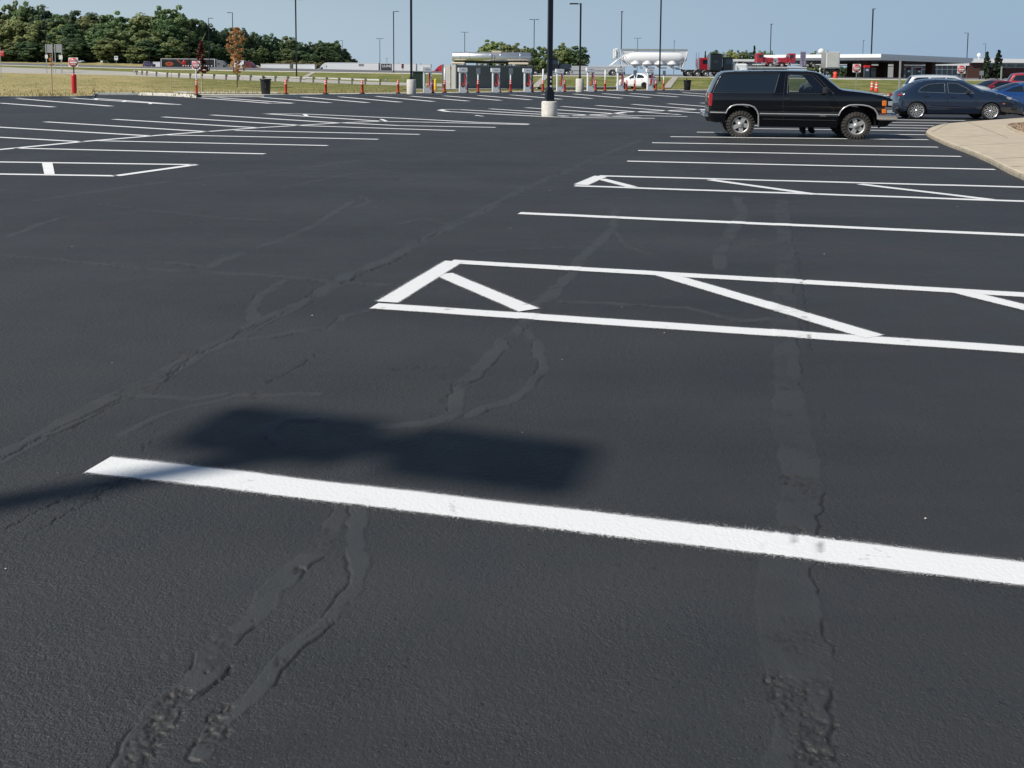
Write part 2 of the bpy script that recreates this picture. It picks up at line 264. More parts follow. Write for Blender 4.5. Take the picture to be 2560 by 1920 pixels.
def ground_detail(X, Y):
    X = X.ravel(); Y = Y.ravel(); n = len(X)
    h = .0022 * (fbm(X * 1.6, Y * 1.6, 3) - .5) * 2; band = np.zeros(n); crk = np.zeros(n); rgh = np.zeros(n)
    wx = X + .07 * (fbm(X * 7, Y * 7, 4) - .5); wy = Y + .07 * (fbm(X * 7 + 40, Y * 7 + 7, 4) - .5)
    jx = X + .05 * (fbm(X * 30, Y * 30, 3) - .5); jy = Y + .05 * (fbm(X * 30 + 11, Y * 30 + 3, 3) - .5)
    sd = np.zeros(n)
    def dist(pts, px, py, w):
        P = np.array([gp(*p) for p in pts]); d = np.full(n, 9.); sd[:] = 0; lo = P.min(0) - w * 3; hi = P.max(0) + w * 3
        ix = np.where((X > lo[0]) & (X < hi[0]) & (Y > lo[1]) & (Y < hi[1]))[0]
        if len(ix) == 0: return d
        a_, b_ = px[ix], py[ix]; dd = np.full(len(ix), 9.); sg = np.zeros(len(ix))
        for a, b in zip(P[:-1], P[1:]):
            ab = b - a; t = np.clip(((a_ - a[0]) * ab[0] + (b_ - a[1]) * ab[1]) / (ab @ ab), 0, 1); d1 = np.hypot(a_ - a[0] - t * ab[0], b_ - a[1] - t * ab[1])
            nw = d1 < dd; c_ = (ab[0] * (b_ - a[1]) - ab[1] * (a_ - a[0])) * (1 if ab[0] - ab[1] * .2 > 0 else -1); sg = np.where(nw, np.sign(c_), sg); dd = np.minimum(dd, d1)
        d[ix] = dd; sd[ix] = sg; return d
    wn = .7 + .6 * fbm(X * 2.2 + 5, Y * 2.2, 2)
    for pts, w in BANDS:
        d = dist(pts, wx, wy, w); s = np.clip((w / 2 * wn * 1.1 - d) / .010 + .5, 0, 1) ; wob = fbm(X * 4 + w * 99, Y * 4, 4); core = s * np.clip((wob - .15) * 3.2, .35, 1) * (.6 if w > .13 else .9); band = np.maximum(band, core)
        lip_crack_shade = np.clip(1 - np.abs(d - w / 2 * wn * 1.1) / .0065, 0, 1) * np.clip((fbm(X * 6 + w * 50, Y * 6, 4) - .47) * 9, 0, 1); crk = np.maximum(crk, lip_crack_shade * np.where(sd < 0, .7, .12))  # edge cracks, darkened on the lower-right side to paint the band's shaded lip
        rgh = np.maximum(rgh, s * np.clip((fbm(X * 5 + 31, Y * 5 + w * 77, 4) - .60) * 8, 0, .4))
    for pts, w, k in CRACKS:
        d = dist(pts, jx, jy, w * 4 + .05); br = np.clip((fbm(X * 3.1 + 3 + w * 300, Y * 3.1, 4) - .44) * 7, 0, 1)
        crk = np.maximum(crk, np.clip(1 - d / (w * .65 * (.4 + 1.2 * fbm(X * 25, Y * 25 + 8, 2))), 0, 1) * k * br)
    for m_, (pts, w, k) in enumerate(CRACKS[:3] + [CRACKS[10], CRACKS[14], CRACKS[0], CRACKS[0]]):     # finer companion cracks
        ex = X + .16 * (fbm(X * 3 + 7 * m_, Y * 3 + 13, 4) - .5) + .02 * (fbm(X * 40, Y * 40 + m_, 2) - .5); ey = Y + .22 * (fbm(X * 3 + 40 + m_, Y * 3 + 9 * m_, 4) - .5)
        d = dist(pts, ex, ey, .12); br = np.clip((fbm(X * 4 + 11 * m_, Y * 4, 4) - .50) * 8, 0, 1); crk = np.maximum(crk, np.clip(1 - d / (.006 * (.4 + 1.2 * fbm(X * 30, Y * 30 + m_, 2))), 0, 1) * .8 * br)
    for x, y, rx, ry, k in ROUGH:
        c = gp(x, y); q = np.hypot((jx - c[0]) / rx, (jy - c[1]) / ry) + 1.5 * (fbm(X * 16, Y * 16 + 50, 4) - .5); rgh = np.maximum(rgh, np.clip((1.05 - q) * 3, 0, 1) * k)
    rn_ = 1 - np.abs(2 * fbm(X * 34, Y * 34 + 20, 4) - 1) ** .8; pit_ = np.clip((fbm(X * 55 + 9, Y * 55, 3) - .5) * 4, 0, 1)
    h += band * (.0022 + .003 * (fbm(X * 12, Y * 12, 2) - .5)) - crk * .008 + rgh * (.0095 * (rn_ - .85) - .005 * pit_ - .001); crk = np.maximum(crk, rgh * pit_ * .5)
    edge = band * (1 - band) * 4; h += edge * .0006
    return h, band, crk, rgh
def asphalt_mat():
    m = bpy.data.materials.new('sealed_asphalt'); m.use_nodes = True; N = m.node_tree.nodes; Lk = m.node_tree.links; b = N['Principled BSDF']
    tc = N.new('ShaderNodeTexCoord')
    def noise(sc, det=4, ro=.6, x=None):
        n = N.new('ShaderNodeTexNoise'); n.inputs['Scale'].default_value = sc; n.inputs['Detail'].default_value = det; n.inputs['Roughness'].default_value = ro; Lk.new(x or tc.outputs['Object'], n.inputs['Vector']); return n.outputs[0]
    def mr(i, a, b_, c, d):
        r = N.new('ShaderNodeMapRange'); r.inputs[1].default_value = a; r.inputs[2].default_value = b_; r.inputs[3].default_value = c; r.inputs[4].default_value = d; Lk.new(i, r.inputs[0]); return r.outputs[0]
    def mix(f, a, b_, bl='MIX'):
        x = N.new('ShaderNodeMix'); x.data_type = 'RGBA'; x.blend_type = bl
        if isinstance(f, float): x.inputs[0].default_value = f
        else: Lk.new(f, x.inputs[0])
        for i, v in ((6, a), (7, b_)):
            if isinstance(v, tuple): x.inputs[i].default_value = (*v, 1)
            else: Lk.new(v, x.inputs[i])
        return x.outputs[2]
    def at(n): a = N.new('ShaderNodeAttribute'); a.attribute_name = n; return a.outputs['Fac']
    mpn = N.new('ShaderNodeMapping'); mpn.inputs['Rotation'].default_value = (0, 0, R(-48)); mpn.inputs['Scale'].default_value = (.12, 1.6, 1); Lk.new(tc.outputs['Object'], mpn.inputs[0])
    col = mix(mr(noise(.5, 5), .3, .7, 0, 1), (.0180, .0200, .0208), (.0340, .0365, .0370))
    col = mix(mr(noise(.55, 6, .7, mpn.outputs[0]), .42, .72, 0, .8), col, (.040, .0415, .0425))
    col = mix(mr(noise(60, 3), .35, .7, 0, .35), col, (.042, .042, .042))
    pits = mr(noise(55, 3, .5), .29, .35, .85, 0); col = mix(pits, col, (.006, .006, .007)); col = mix(mr(noise(.22, 4, .6), .42, .62, 0, .35), col, (.017, .018, .019))
    col = mix(mr(at('band'), 0, 1, 0, .9), col, (.043, .046, .0465))
    col = mix(mr(at('rough'), 0, 1, 0, .5), col, (.024, .023, .022)); col = mix(at('crack'), col, (.004, .004, .005))
    Lk.new(col, b.inputs['Base Color']); Lk.new(mr(noise(3, 4), .3, .7, .52, .68), b.inputs['Roughness']); b.inputs['Specular IOR Level'].default_value = .55
    vo = N.new('ShaderNodeTexVoronoi'); vo.inputs['Scale'].default_value = 95; vo.feature = 'SMOOTH_F1'; Lk.new(tc.outputs['Object'], vo.inputs['Vector'])
    n1 = noise(130, 2); n2 = noise(38, 4, .6)
    s = N.new('ShaderNodeMath'); s.operation = 'ADD'; Lk.new(mr(n1, .25, .75, 0, 1), s.inputs[0]); Lk.new(mr(n2, .3, .7, 0, 1.4), s.inputs[1])
    s2 = N.new('ShaderNodeMath'); s2.operation = 'ADD'; Lk.new(s.outputs[0], s2.inputs[0]); Lk.new(mr(vo.outputs[0], 0, 1, 0, .9), s2.inputs[1])
    pit = N.new('ShaderNodeMath'); pit.operation = 'MULTIPLY_ADD'; pit.inputs[1].default_value = 1.6; Lk.new(mr(noise(85, 3, .55), .30, .42, 0, 1), pit.inputs[0]); Lk.new(s2.outputs[0], pit.inputs[2])
    sm_ = N.new('ShaderNodeMath'); sm_.operation = 'MULTIPLY'; Lk.new(mr(at('band'), 0, 1, .85, .35), sm_.inputs[0]); Lk.new(mr(noise(1.1, 5), .35, .65, .45, 1), sm_.inputs[1])
    bp = N.new('ShaderNodeBump'); bp.inputs['Distance'].default_value = .0026; Lk.new(pit.outputs[0], bp.inputs['Height']); Lk.new(sm_.outputs[0], bp.inputs['Strength'])
    Lk.new(bp.outputs[0], b.inputs['Normal']); return m
M['asphalt'] = asphalt_mat()
def road_mat(name, a, b_, sc=.3):
    return mat(name, a, .9, var=.0, vs_=sc, dirt=b_)
M['road'] = road_mat('far_asphalt', (.16, .16, .165), (.12, .12, .125)); M['ramp'] = road_mat('ramp_concrete', (.40, .385, .345), (.34, .325, .29), .4)

NX, NY = 820, 760
aa = np.linspace(-.64, .64, NX); ss = np.linspace(1 / 1.75, 1 / 46., NY)[:, None]; YY = np.broadcast_to(1 / ss, (NY, NX)); XX = YY * aa
hh, bd, ck, rg = ground_detail(XX, YY)
idx = np.arange(NX * NY).reshape(NY, NX)
q = np.stack([idx[:-1, :-1], idx[:-1, 1:], idx[1:, 1:], idx[1:, :-1]], -1).reshape(-1, 4)
tag(npmesh('asphalt', np.c_[XX.ravel(), YY.ravel(), hh], q, M['asphalt'], smooth=True, attrs={'band': ('POINT', bd), 'crack': ('POINT', ck), 'rough': ('POINT', rg)}), kind='structure')

# ------------------------------------------------------------------ terrain table (photo column -> profile of (row, depth) stations)
EDGE = [(-900,262),(-600,253),(-100,248),(0,247),(40,246.5),(180,245.8),(215,245.4),(232,244.6),(236,241.5),(228,238.6),(240,236.6),(345,236.8),(349,237.6),(400,239),(455,241.5),(490,244.2),(497,242.2),(660,242.3),(741,241.4),(900,239.3),(1050,237.3),(1200,235.3),(1330,233.4),(1500,230.6),(1700,228),(1800,227.6),(1900,229),(2000,231.5),(2120,235.5),(2220,239),(2400,241),(2560,242),(2900,247),(3400,255)]
def edge_row(x): return float(np.interp(x, [e[0] for e in EDGE], [e[1] for e in EDGE]))
TAB = {  # column: (near road 1),(far road 1),(kerb road 2),(far road 2) as (row, Y); then (z, Y) dip start, dip end, far (row or z)
 -900: [(192,190),(178,215),(170,255),(160,300),(2.6,320),(3.2,335),(4.8,350)],
 -600: [(190,200),(176,222),(167,255),(158,300),(2.9,320),(3.6,335),(5.0,345)],
 0: [(182,212),(167.5,238),(163,256),(156.5,300),(3.6,312),(4.3,326),(5.2,342)],
 300: [(188,192),(178.5,206),(171,240),(164.8,268),(2.4,285),(2.9,318),(5.2,345)],
 400: [(192.5,174),(182.5,190),(173,232),(167,260),(1.7,277),(1.9,320),(5.3,348)],
 600: [(200.5,150),(190.5,163),(177.5,205),(169,238),(1.5,258),(1.6,322),(4.9,370)],
 900: [(211,135),(203.5,147),(182.5,185),(174.5,215),(1.1,238),(1.1,325),(1.7,400)],
 1200: [(218.5,120),(212,130),(187,160),(181,195),(1.25,222),(1.2,325),(1.4,400)],
 1350: [(223.5,112),(221,117),(190,148),(184,185),(1.2,215),(1.2,320),(1.4,400)],
 1500: [(222.8,110),(221.5,114),(190.8,146),(185,182),(1.5,215),(1.3,320),(1.4,400)],
 1800: [(222.0,111),(220,115),(194,145),(187,185),(1.8,230),(1.6,320),(1.5,400)],
 2200: [(231,92),(226,98),(199.5,135),(193.5,185),(1.55,230),(1.5,320),(1.5,400)],
 2560: [(233,92),(228,98),(202,135),(196,185),(1.5,230),(1.5,320),(1.5,400)],
 3400: [(240,92),(235,98),(208,135),(202,185),(1.5,230),(1.5,320),(1.5,400)]}
TK = sorted(TAB)
def stations(x):
    """(Y, z) stations of the terrain in photo column x"""
    er = edge_row(x); Y0 = gp(x, er)[1]
    rows = []
    for k in range(7):
        vals = []
        for c in TK:
            r, Yk = TAB[c][k]; vals.append((Yk, zat(c, r, Yk) if k < 4 else r))
        Yk = np.interp(x, TK, [v[0] for v in vals]); zk = np.interp(x, TK, [v[1] for v in vals]); rows.append((float(Yk), float(zk)))
    st = [(Y0, .0), (Y0 + .02, .13)] + rows + [(rows[-1][0] + 260, rows[-1][1] * .6 + .5), (3500, 1.2)]
    return st
colx = sorted(set([float(v) for v in np.arange(-900, 3401, 25)] + [e[0] for e in EDGE]))
ST = [stations(x) for x in colx]
AZ = [ray(x, 200)[0] / ray(x, 200)[1] for x in colx]
def terrain(X, Y):
    a = X / Y; i = int(np.clip(np.searchsorted(AZ, a) - 1, 0, len(AZ) - 2)); t = min(1, max(0, (a - AZ[i]) / (AZ[i + 1] - AZ[i])))
    z = []
    for s in (ST[i], ST[i + 1]):
        if Y <= s[0][0]: z.append(0.)
        else: z.append(float(np.interp(Y, [p[0] for p in s], [p[1] for p in s])))
    return z[0] * (1 - t) + z[1] * t
def at(px, Y, row=190):
    X = xat(px, Y, row); return (X, Y, terrain(X, Y))
def band_mesh(name, k0, k1, m, sub=6, x0=-1e9, x1=1e9, rough=0., label=None, dryf=None):
    cols = [(x, a, s) for x, a, s in zip(colx, AZ, ST) if x0 <= x <= x1]; V = []; dry = []
    for x, a, s in cols:
        for k in range(k0, k1):
            (ya, za), (yb, zb) = s[k], s[k + 1]
            for j in range(sub + (k == k1 - 1)):
                t = j / sub; Y = ya + (yb - ya) * t; X = a * Y; z = za + (zb - za) * t
                inner = min(t, 1 - t) * 2 if (k in (k0, k1 - 1)) else 1
                V.append((X, Y, z + rough * inner * (fbm(np.array([X * .25]), np.array([Y * .18]), 3)[0] - .5)))
                dry.append(dryf(x, k + t) if dryf else 0.)
    n = (k1 - k0) * sub + 1; nc = len(cols); I = np.arange(nc * n).reshape(nc, n)
    q = np.stack([I[:-1, :-1], I[1:, :-1], I[1:, 1:], I[:-1, 1:]], -1).reshape(-1, 4)
    o = npmesh(name, V, q, m, smooth=True, attrs={'dry': ('POINT', np.array(dry))}); tag(o, kind='structure'); return o
band_mesh('grass', 1, 2, M['grass'], 14, rough=.25, dryf=lambda x, t: float(np.interp(x, [300, 560, 1300, 1500], [.80, .48, .42, .36])) - .25 * (t - 1) * float(np.interp(x, [300, 560], [0, 1])) + (.18 if t < 1.15 else 0) + .12 * math.exp(-((x - 200) / 150) ** 2) * (t > 1.6))
band_mesh('ramp_road', 2, 3, M['ramp'], 3, x1=1350)
band_mesh('grass', 2, 3, M['grass'], 2, x0=1350, dryf=lambda x, t: .35)
band_mesh('grass', 3, 4, M['grass'], 10, rough=.25, dryf=lambda x, t: .22)
band_mesh('road', 4, 5, M['road'], 3)
band_mesh('grass', 5, 6, M['grass'], 3, x1=1200, dryf=lambda x, t: .9)
band_mesh('road', 5, 6, M['road'], 3, x0=1200)
band_mesh('road', 6, 7, M['road'], 3)
band_mesh('grass', 7, 10, M['grass'], 4, dryf=lambda x, t: .75)
# low outer lot, one big sheet that carries on behind and beside the camera
lot = [(-900, -400), (900, -400), (900, 60)] + [(s[0][0] * a, s[0][0]) for a, s in sorted(zip(AZ, ST), reverse=True)] + [(-900, 60)]
mb = MB(); mb.add([(x, y, -.013) for x, y in lot], [tuple(range(len(lot)))]); tag(mb.build('asphalt_lot', M['asphalt']), kind='structure')

def ribbon(name, pts3, w, z0, h, m, kind='structure', label=None):   # a strip with a section (w across, h high) along ground points, to the right of travel
    P = [Vector((p[0], p[1], 0)) for p in pts3]; V = []; n = len(P)
    for i, p in enumerate(P):
        d = (P[min(i + 1, n - 1)] - P[max(i - 1, 0)]).normalized(); nr = Vector((-d.y, d.x, 0))
        zb = pts3[i][2] if len(pts3[i]) > 2 else 0
        V += [p + Vector((0, 0, zb + z0)), p + nr * .025 + Vector((0, 0, zb + z0 + h * .8)), p + nr * .05 + Vector((0, 0, zb + z0 + h)), p + nr * w + Vector((0, 0, zb + z0 + h)), p + nr * w + Vector((0, 0, zb + z0 - .1))]
    fs = [(i * 5 + k, i * 5 + k + 1, (i + 1) * 5 + k + 1, (i + 1) * 5 + k) for i in range(n - 1) for k in range(4)]
    mb = MB(); mb.add(V, fs); o = mb.build(name, m); tag(o, label, kind=kind); return o
M['kerbA'] = mat('kerb_old', (.50, .48, .42), .9, vs_=2.5, dirt=(.30, .28, .25), bump=.003, bs=50); M['kerbB'] = mat('kerb_new', (.66, .64, .58), .9, vs_=2.5, dirt=(.50, .48, .42), bump=.003, bs=50)
ribbon('kerb', [gp(*e) for e in EDGE if e[0] <= 240], .24, -.02, .165, M['kerbA'])
ribbon('kerb', [gp(*e) for e in EDGE if 240 <= e[0] <= 349], .16, -.02, .10, M['kerbA'])
ribbon('kerb', [gp(*e) for e in EDGE if 349 <= e[0] <= 497], .55, -.02, .19, M['kerbB'])
ribbon('kerb', [gp(*e) for e in EDGE if 497 <= e[0] <= 1900], 1.5, -.02, .17, M['kerbB'])
ribbon('kerb', [gp(*e) for e in EDGE if 1900 <= e[0]], .5, -.02, .17, M['kerbB'])
for k, (xa, xb, w) in {4: (-900, 3400, .8)}.items():
    ribbon('kerb', [(a * s[k][0], s[k][0], s[k][1]) for x, a, s in zip(colx, AZ, ST) if xa <= x <= xb][::2], w, -.02, .12, M['kerbB'])
# parking strip and far kerb behind the chargers
st = [gp(x, y) for x, y in ((1352,226.8),(1500,224.6),(1650,222.9),(1800,222.2))]; bk = [gp(x, y) for x, y in ((1352,224.2),(1500,222.9),(1650,221.4),(1800,220.8))]
mb = MB(); P = [(*p, .16) for p in st] + [(*p, .165) for p in bk]
mb.add(P, [(i, i + 1, 5 + i, 4 + i) for i in range(3)]); mb.build('service_lane', M['asphalt'])['kind'] = 'structure'
ribbon('kerb', [(x, y, .14) for x, y in bk], .5, 0, .14, M['kerbB'])
ribbon('kerb', [(*gp(x, y), .1) for x, y in ((1018,227.5),(1110,227),(1340,224.5))], .8, 0, .08, M['kerbB'])

# ------------------------------------------------------------------ painted markings
def paint_mat():
    m = bpy.data.materials.new('road_paint'); m.use_nodes = True; N = m.node_tree.nodes; Lk = m.node_tree.links; b = N['Principled BSDF']
    tc = N.new('ShaderNodeTexCoord'); b.inputs['Roughness'].default_value = .65; b.inputs['Specular IOR Level'].default_value = .35
    n = N.new('ShaderNodeTexNoise'); n.inputs['Scale'].default_value = 9; n.inputs['Detail'].default_value = 10; n.inputs['Roughness'].default_value = .75; Lk.new(tc.outputs['Object'], n.inputs['Vector'])
    cr = N.new('ShaderNodeValToRGB'); cr.color_ramp.elements[0].position = .29; cr.color_ramp.elements[0].color = (.30, .31, .32, 1); cr.color_ramp.elements[1].position = .40; cr.color_ramp.elements[1].color = (.72, .735, .73, 1); Lk.new(n.outputs[0], cr.inputs[0])
    a = N.new('ShaderNodeAttribute'); a.attribute_name = 'crack'; mx = N.new('ShaderNodeMix'); mx.data_type = 'RGBA'; mx.inputs[7].default_value = (.03, .03, .03, 1); Lk.new(a.outputs['Fac'], mx.inputs[0]); Lk.new(cr.outputs[0], mx.inputs[6]); Lk.new(mx.outputs[2], b.inputs['Base Color'])
    n2 = N.new('ShaderNodeTexNoise'); n2.inputs['Scale'].default_value = 75; n2.inputs['Detail'].default_value = 5; Lk.new(tc.outputs['Object'], n2.inputs['Vector'])
    bp = N.new('ShaderNodeBump'); bp.inputs['Distance'].default_value = .0035; bp.inputs['Strength'].default_value = .7; Lk.new(n2.outputs[0], bp.inputs['Height']); Lk.new(bp.outputs[0], b.inputs['Normal'])
    e = N.new('ShaderNodeAttribute'); e.attribute_name = 'edge'; n3 = N.new('ShaderNodeTexNoise'); n3.inputs['Scale'].default_value = 260; n3.inputs['Detail'].default_value = 2; Lk.new(tc.outputs['Object'], n3.inputs['Vector'])
    g = N.new('ShaderNodeMath'); g.operation = 'GREATER_THAN'; ad = N.new('ShaderNodeMath'); ad.operation = 'MULTIPLY_ADD'; ad.inputs[1].default_value = .55; ad.inputs[2].default_value = .22
    Lk.new(e.outputs['Fac'], ad.inputs[0]); Lk.new(ad.outputs[0], g.inputs[0]); Lk.new(n3.outputs[0], g.inputs[1])
    Lk.new(g.outputs[0], b.inputs['Alpha']); return m
M['paint'] = paint_mat(); M['farpaint'] = mat('far_road_paint', (.80, .81, .81), .7, var=.08, vs_=3)
def mark(lines, w=.15, fine=False, name='road_marking', z=.004):
    """lines: list of photo polylines"""
    V = []; Fs = []; E = []; X_ = []; w_in = w
    for ln in lines:
        w = w_in if fine or w_in > .165 else float(np.interp(np.mean([p[1] for p in ln]), [236, 262, 300, 350, 420], [.40, .32, .24, .18, .16]))
        P = [np.array(gp(*p)) for p in ln]
        for a, b in zip(P[:-1], P[1:]):
            L = np.linalg.norm(b - a); d = (b - a) / L; n_ = np.array([-d[1], d[0]])
            if fine: ts = np.arange(0, L + .02, .02) / L; us = np.array([-1.7, -1.22, -1.0, -.86, -.4, -.13, .13, .4, .86, 1.0, 1.22, 1.7]) * w / 2; ee = np.array([0, .22, .5, 1, 1, 1, 1, 1, 1, .5, .22, 0.])
            else: ts = np.linspace(0, 1, 2); us = np.array([-w / 2, w / 2]); ee = np.ones(2)
            T, U = np.meshgrid(ts, us, indexing='ij'); Q = a + T[..., None] * (b - a) + U[..., None] * n_
            base = len(V); V += Q.reshape(-1, 2).tolist(); E += np.tile(ee, len(ts)).tolist()
            I = np.arange(T.size).reshape(T.shape) + base; Fs.append(np.stack([I[:-1, :-1], I[1:, :-1], I[1:, 1:], I[:-1, 1:]], -1).reshape(-1, 4))
    V = np.array(V); crk = np.zeros(len(V)); hz = np.full(len(V), z)
    if fine:
        w1 = .016 * (fbm(V[:, 0] * 3, V[:, 1] * 3, 4) - .5); V[:, 1] += w1
        h, b_, crk, r_ = ground_detail(V[:, 0], V[:, 1]); hz = h + z; crk = np.clip(crk * 1.3 + r_ * .3 * (fbm(V[:, 0] * 60, V[:, 1] * 60) > .55), 0, 1)
    o = npmesh(name, np.c_[V, hz], np.concatenate(Fs), M['paint'] if fine else M['farpaint'], smooth=fine, attrs={'edge': ('POINT', np.array(E)), 'crack': ('POINT', crk)})
    return tag(o, kind='structure')
mark([[(245,1163),(2800,1464)]], .155, True)
mark([[(935,765.5),(2800,892)]], .15, True); mark([[(1128,654.5),(2800,752)]], .15, True, z=.0045); mark([[(968,757),(1135,655)]], .15, True, z=.0062)
mark([[(1108,686),(1322,777)]], .15, True, z=.0055); mark([[(1655,686),(2185,843)]], .15, True, z=.0055); mark([[(2402,731),(2800,828)]], .15, True, z=.0055)
mark([[(1298,533.5),(2800,599)]], .15, True)
mark([[(1437,465),(2800,512)]], .15, True); mark([[(1498,440),(2800,475)]], .15, True, z=.0045); mark([[(1452,463),(1502,441)]], .2, True, z=.006)
mark([[(1502,448),(1580,468)]], .15, True, z=.0055); mark([[(1775,450),(2038,487)]], .15, True, z=.0055); mark([[(2150,461),(2478,500)]], .15, True, z=.0055)
mark([[(1568,403.8),(2487,424.7)], [(1595,377),(2402,392)], [(1630,357.6),(2345,368.6)], [(1676,342.4),(2320,349.9)], [(1742,331),(2314,337.5)],
      [(1850,321.5),(2314,328)], [(1880,314.5),(2322,321.2)], [(1900,308.5),(2335,314.8)], [(1920,302.5),(2370,308.4)], [(1960,296.5),(2412,301.8)]], .16, z=.008)
# rows beyond the dark truck and under the cars on the right
far = [[(2215,y),(2300,y + 1.3)] for y in (245.5,249,252.5,256.5,260.5,264.5,269.5)] + [[(1980,291),(2280,292.4)],[(2010,285.5),(2260,287)],[(2225,276),(2300,277.5)]]
far += [[(1100,276),(1112,273.7),(1150,274.2),(1240,279.5),(1350,286),(1440,290.5),(1530,291)],[(1100,276),(1120,279.3),(1240,285.5),(1350,291.3),(1450,294.6),(1637,296)],
 [(1225,272.3),(1352,280.5),(1500,289.5),(1600,294)],[(1315,269.3),(1403,275.3),(1563,286)],[(1404,266.3),(1527,275.3),(1700,286.8)],[(1491,263.7),(1640,275),(1755,283)],[(1581,261),(1770,276)],[(1671,259.4),(1800,269)],[(1753,257.5),(1850,264)],
 [(1400,291.3),(1450,288.5),(1527,285),(1563,280.5),(1660,277),(1800,272)],[(1530,288),(1718,291.6)]]
cl = lambda pts: [(x * .452, 200 + y * .452) for x, y in pts]
far += [cl(p) for p in ([(-200,402),(0,386),(480,340),(960,300),(1430,265),(1880,238),(2130,228)],[(-200,310),(0,318),(460,343)],[(-200,250),(0,262),(830,310)],[(250,232),(1150,287)],[(630,218),(1420,265)],[(900,205),(1640,250)],[(1170,194),(1870,238)],
 [(1465,187),(2130,230)],[(80,378),(1465,410)],[(540,337),(1812,364)],[(930,305),(2092,329)],[(1300,280),(2320,302)],[(1640,252),(2515,281)],[(1900,238),(2212,253),(2742,263)],[(1465,187),(1690,189),(2212,212),(2640,235),(2925,244)],[(2130,230),(2320,233),(2640,241),(2925,248)],
 [(-200,452),(0,455),(1080,470)],[(-200,518),(0,522),(640,532)],[(640,532),(1080,470)],[(0,128),(297,150)],[(97,103),(615,145)])]
far += [[(183,245.8),(447,262.3)],[(236,246.2),(300,250.5),(447,261.8)],[(493,244.3),(677,258.6),(731,258.6)],[(545,244.3),(731,258.2)],[(654,243.6),(825,257.2)],[(755,242.4),(920,257)],[(848,242),(1001,255.6)],[(940,240.9),(1084,254)],[(1028,240.6),(1170,252.8)],
 [(1110.6,239.6),(1251.6,251.2)],[(1195.6,238.5),(1326.7,249.7)],[(1277,237.2),(1401.8,248.3)],[(1356.6,235.9),(1478.7,246.5)],[(1435,235),(1553.8,245.6)],[(1506.8,234),(1625,243.8)],[(1576.4,233.5),(1694,242.5)],[(1643.3,232.6),(1764.5,241.2)],[(1707.5,231.5),(1830,240)],[(1770,231),(1895,239.5)]]
mark(far, .13, z=.006)
def quad_mark(*qs):
    mb = MB()
    for q in qs: mb.add([(*gp(*p), .009) for p in q], [(0, 1, 2, 3)])
    tag(mb.build('road_marking', M['farpaint']), kind='structure')
quad_mark(*[cl(q) for q in ([(232,460),(290,461),(303,524),(245,523)],[(1672,189),(1695,189),(1710,203),(1688,203)],[(2098,217),(2120,218),(2150,231),(2128,231)])])
quad_mark([(236,246),(244,246.4),(244,250.6),(237,250.2)],[(311,251.6),(319,252.2),(312,255.5),(304,255)],[(377,256.6),(385,257.3),(378,260.6),(370,260)],[(1205,291.3),(1185,289),(1192,288.4),(1212,291.3)])

# ------------------------------------------------------------------ raised concrete island on the right
isl = [(2314,336),(2321,343.5),(2345,355),(2370,366.5),(2422,385),(2480,411),(2517,432),(2560,451),(2680,510),(2900,640),(3400,640),(3300,300),(2900,282),(2760,285),(2600,291),(2516,296.5),(2412,304),(2360,308.5),(2329,315.5),(2315.5,325)]
ip = [gp(*p) if i <= 10 else tuple(c_ * (H - .10) / H for c_ in gp(*p)) for i, p in enumerate(isl)]; cxy = np.mean(ip, 0); mb = MB(); n = len(ip)
def sm(P):
    out = []
    for i in range(len(P)):
        a, b = np.array(P[i]), np.array(P[(i + 1) % len(P)]); out += [a * .75 + b * .25, a * .25 + b * .75]
    return out
ip = sm(ip); n = len(ip); rings = []
for inset, z in ((0, -.02), (.0, .05), (.012, .082), (.04, .098), (.15, .101)):
    for i, p in enumerate(ip):
        a, b = np.array(ip[i - 1]), np.array(ip[(i + 1) % n]); d = (b - a) / max(np.linalg.norm(b - a), 1e-6); nr = np.array([-d[1], d[0]]); rings.append((*(np.array(p) - nr * (-inset)), z))
area = sum(ip[i][0] * ip[(i + 1) % n][1] - ip[(i + 1) % n][0] * ip[i][1] for i in range(n))
if area < 0: rings = []; 
if not rings:
    for inset, z in ((0, -.02), (.0, .05), (.012, .082), (.04, .098), (.15, .101)):
        for i, p in enumerate(ip):
            a, b = np.array(ip[i - 1]), np.array(ip[(i + 1) % n]); d = (b - a) / max(np.linalg.norm(b - a), 1e-6); nr = np.array([d[1], -d[0]]); rings.append((*(np.array(p) + nr * inset), z))
fs = [(k * n + i, k * n + (i + 1) % n, (k + 1) * n + (i + 1) % n, (k + 1) * n + i) for k in range(4) for i in range(n)] + [tuple(range(4 * n, 5 * n))]
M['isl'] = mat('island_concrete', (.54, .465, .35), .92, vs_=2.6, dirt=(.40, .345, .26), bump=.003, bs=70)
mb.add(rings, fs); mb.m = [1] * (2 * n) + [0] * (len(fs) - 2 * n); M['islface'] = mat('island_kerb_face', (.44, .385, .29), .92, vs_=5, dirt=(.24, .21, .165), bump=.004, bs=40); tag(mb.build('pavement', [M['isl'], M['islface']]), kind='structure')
jm = MB()
for a, b in (((2396,364),(2700,352)),((2475,398),(2760,384)),((2344,343),(2560,337)),((2527,417),(2760,405)),((2420,306),(2520,345)),((2330,330),(2370,309))):
    A = np.array(gp(*a)) * (H - .10) / H; B = np.array(gp(*b)) * (H - .10) / H; d = (B - A) / np.linalg.norm(B - A); nr = np.array([-d[1], d[0]]) * .009; jm.add([(*(A - nr), .104), (*(B - nr), .104), (*(B + nr), .104), (*(A + nr), .104)], [(0, 1, 2, 3)])
tag(jm.build('pavement_joint', mat('joint_dark', (.16, .14, .11), .95)), kind='structure')
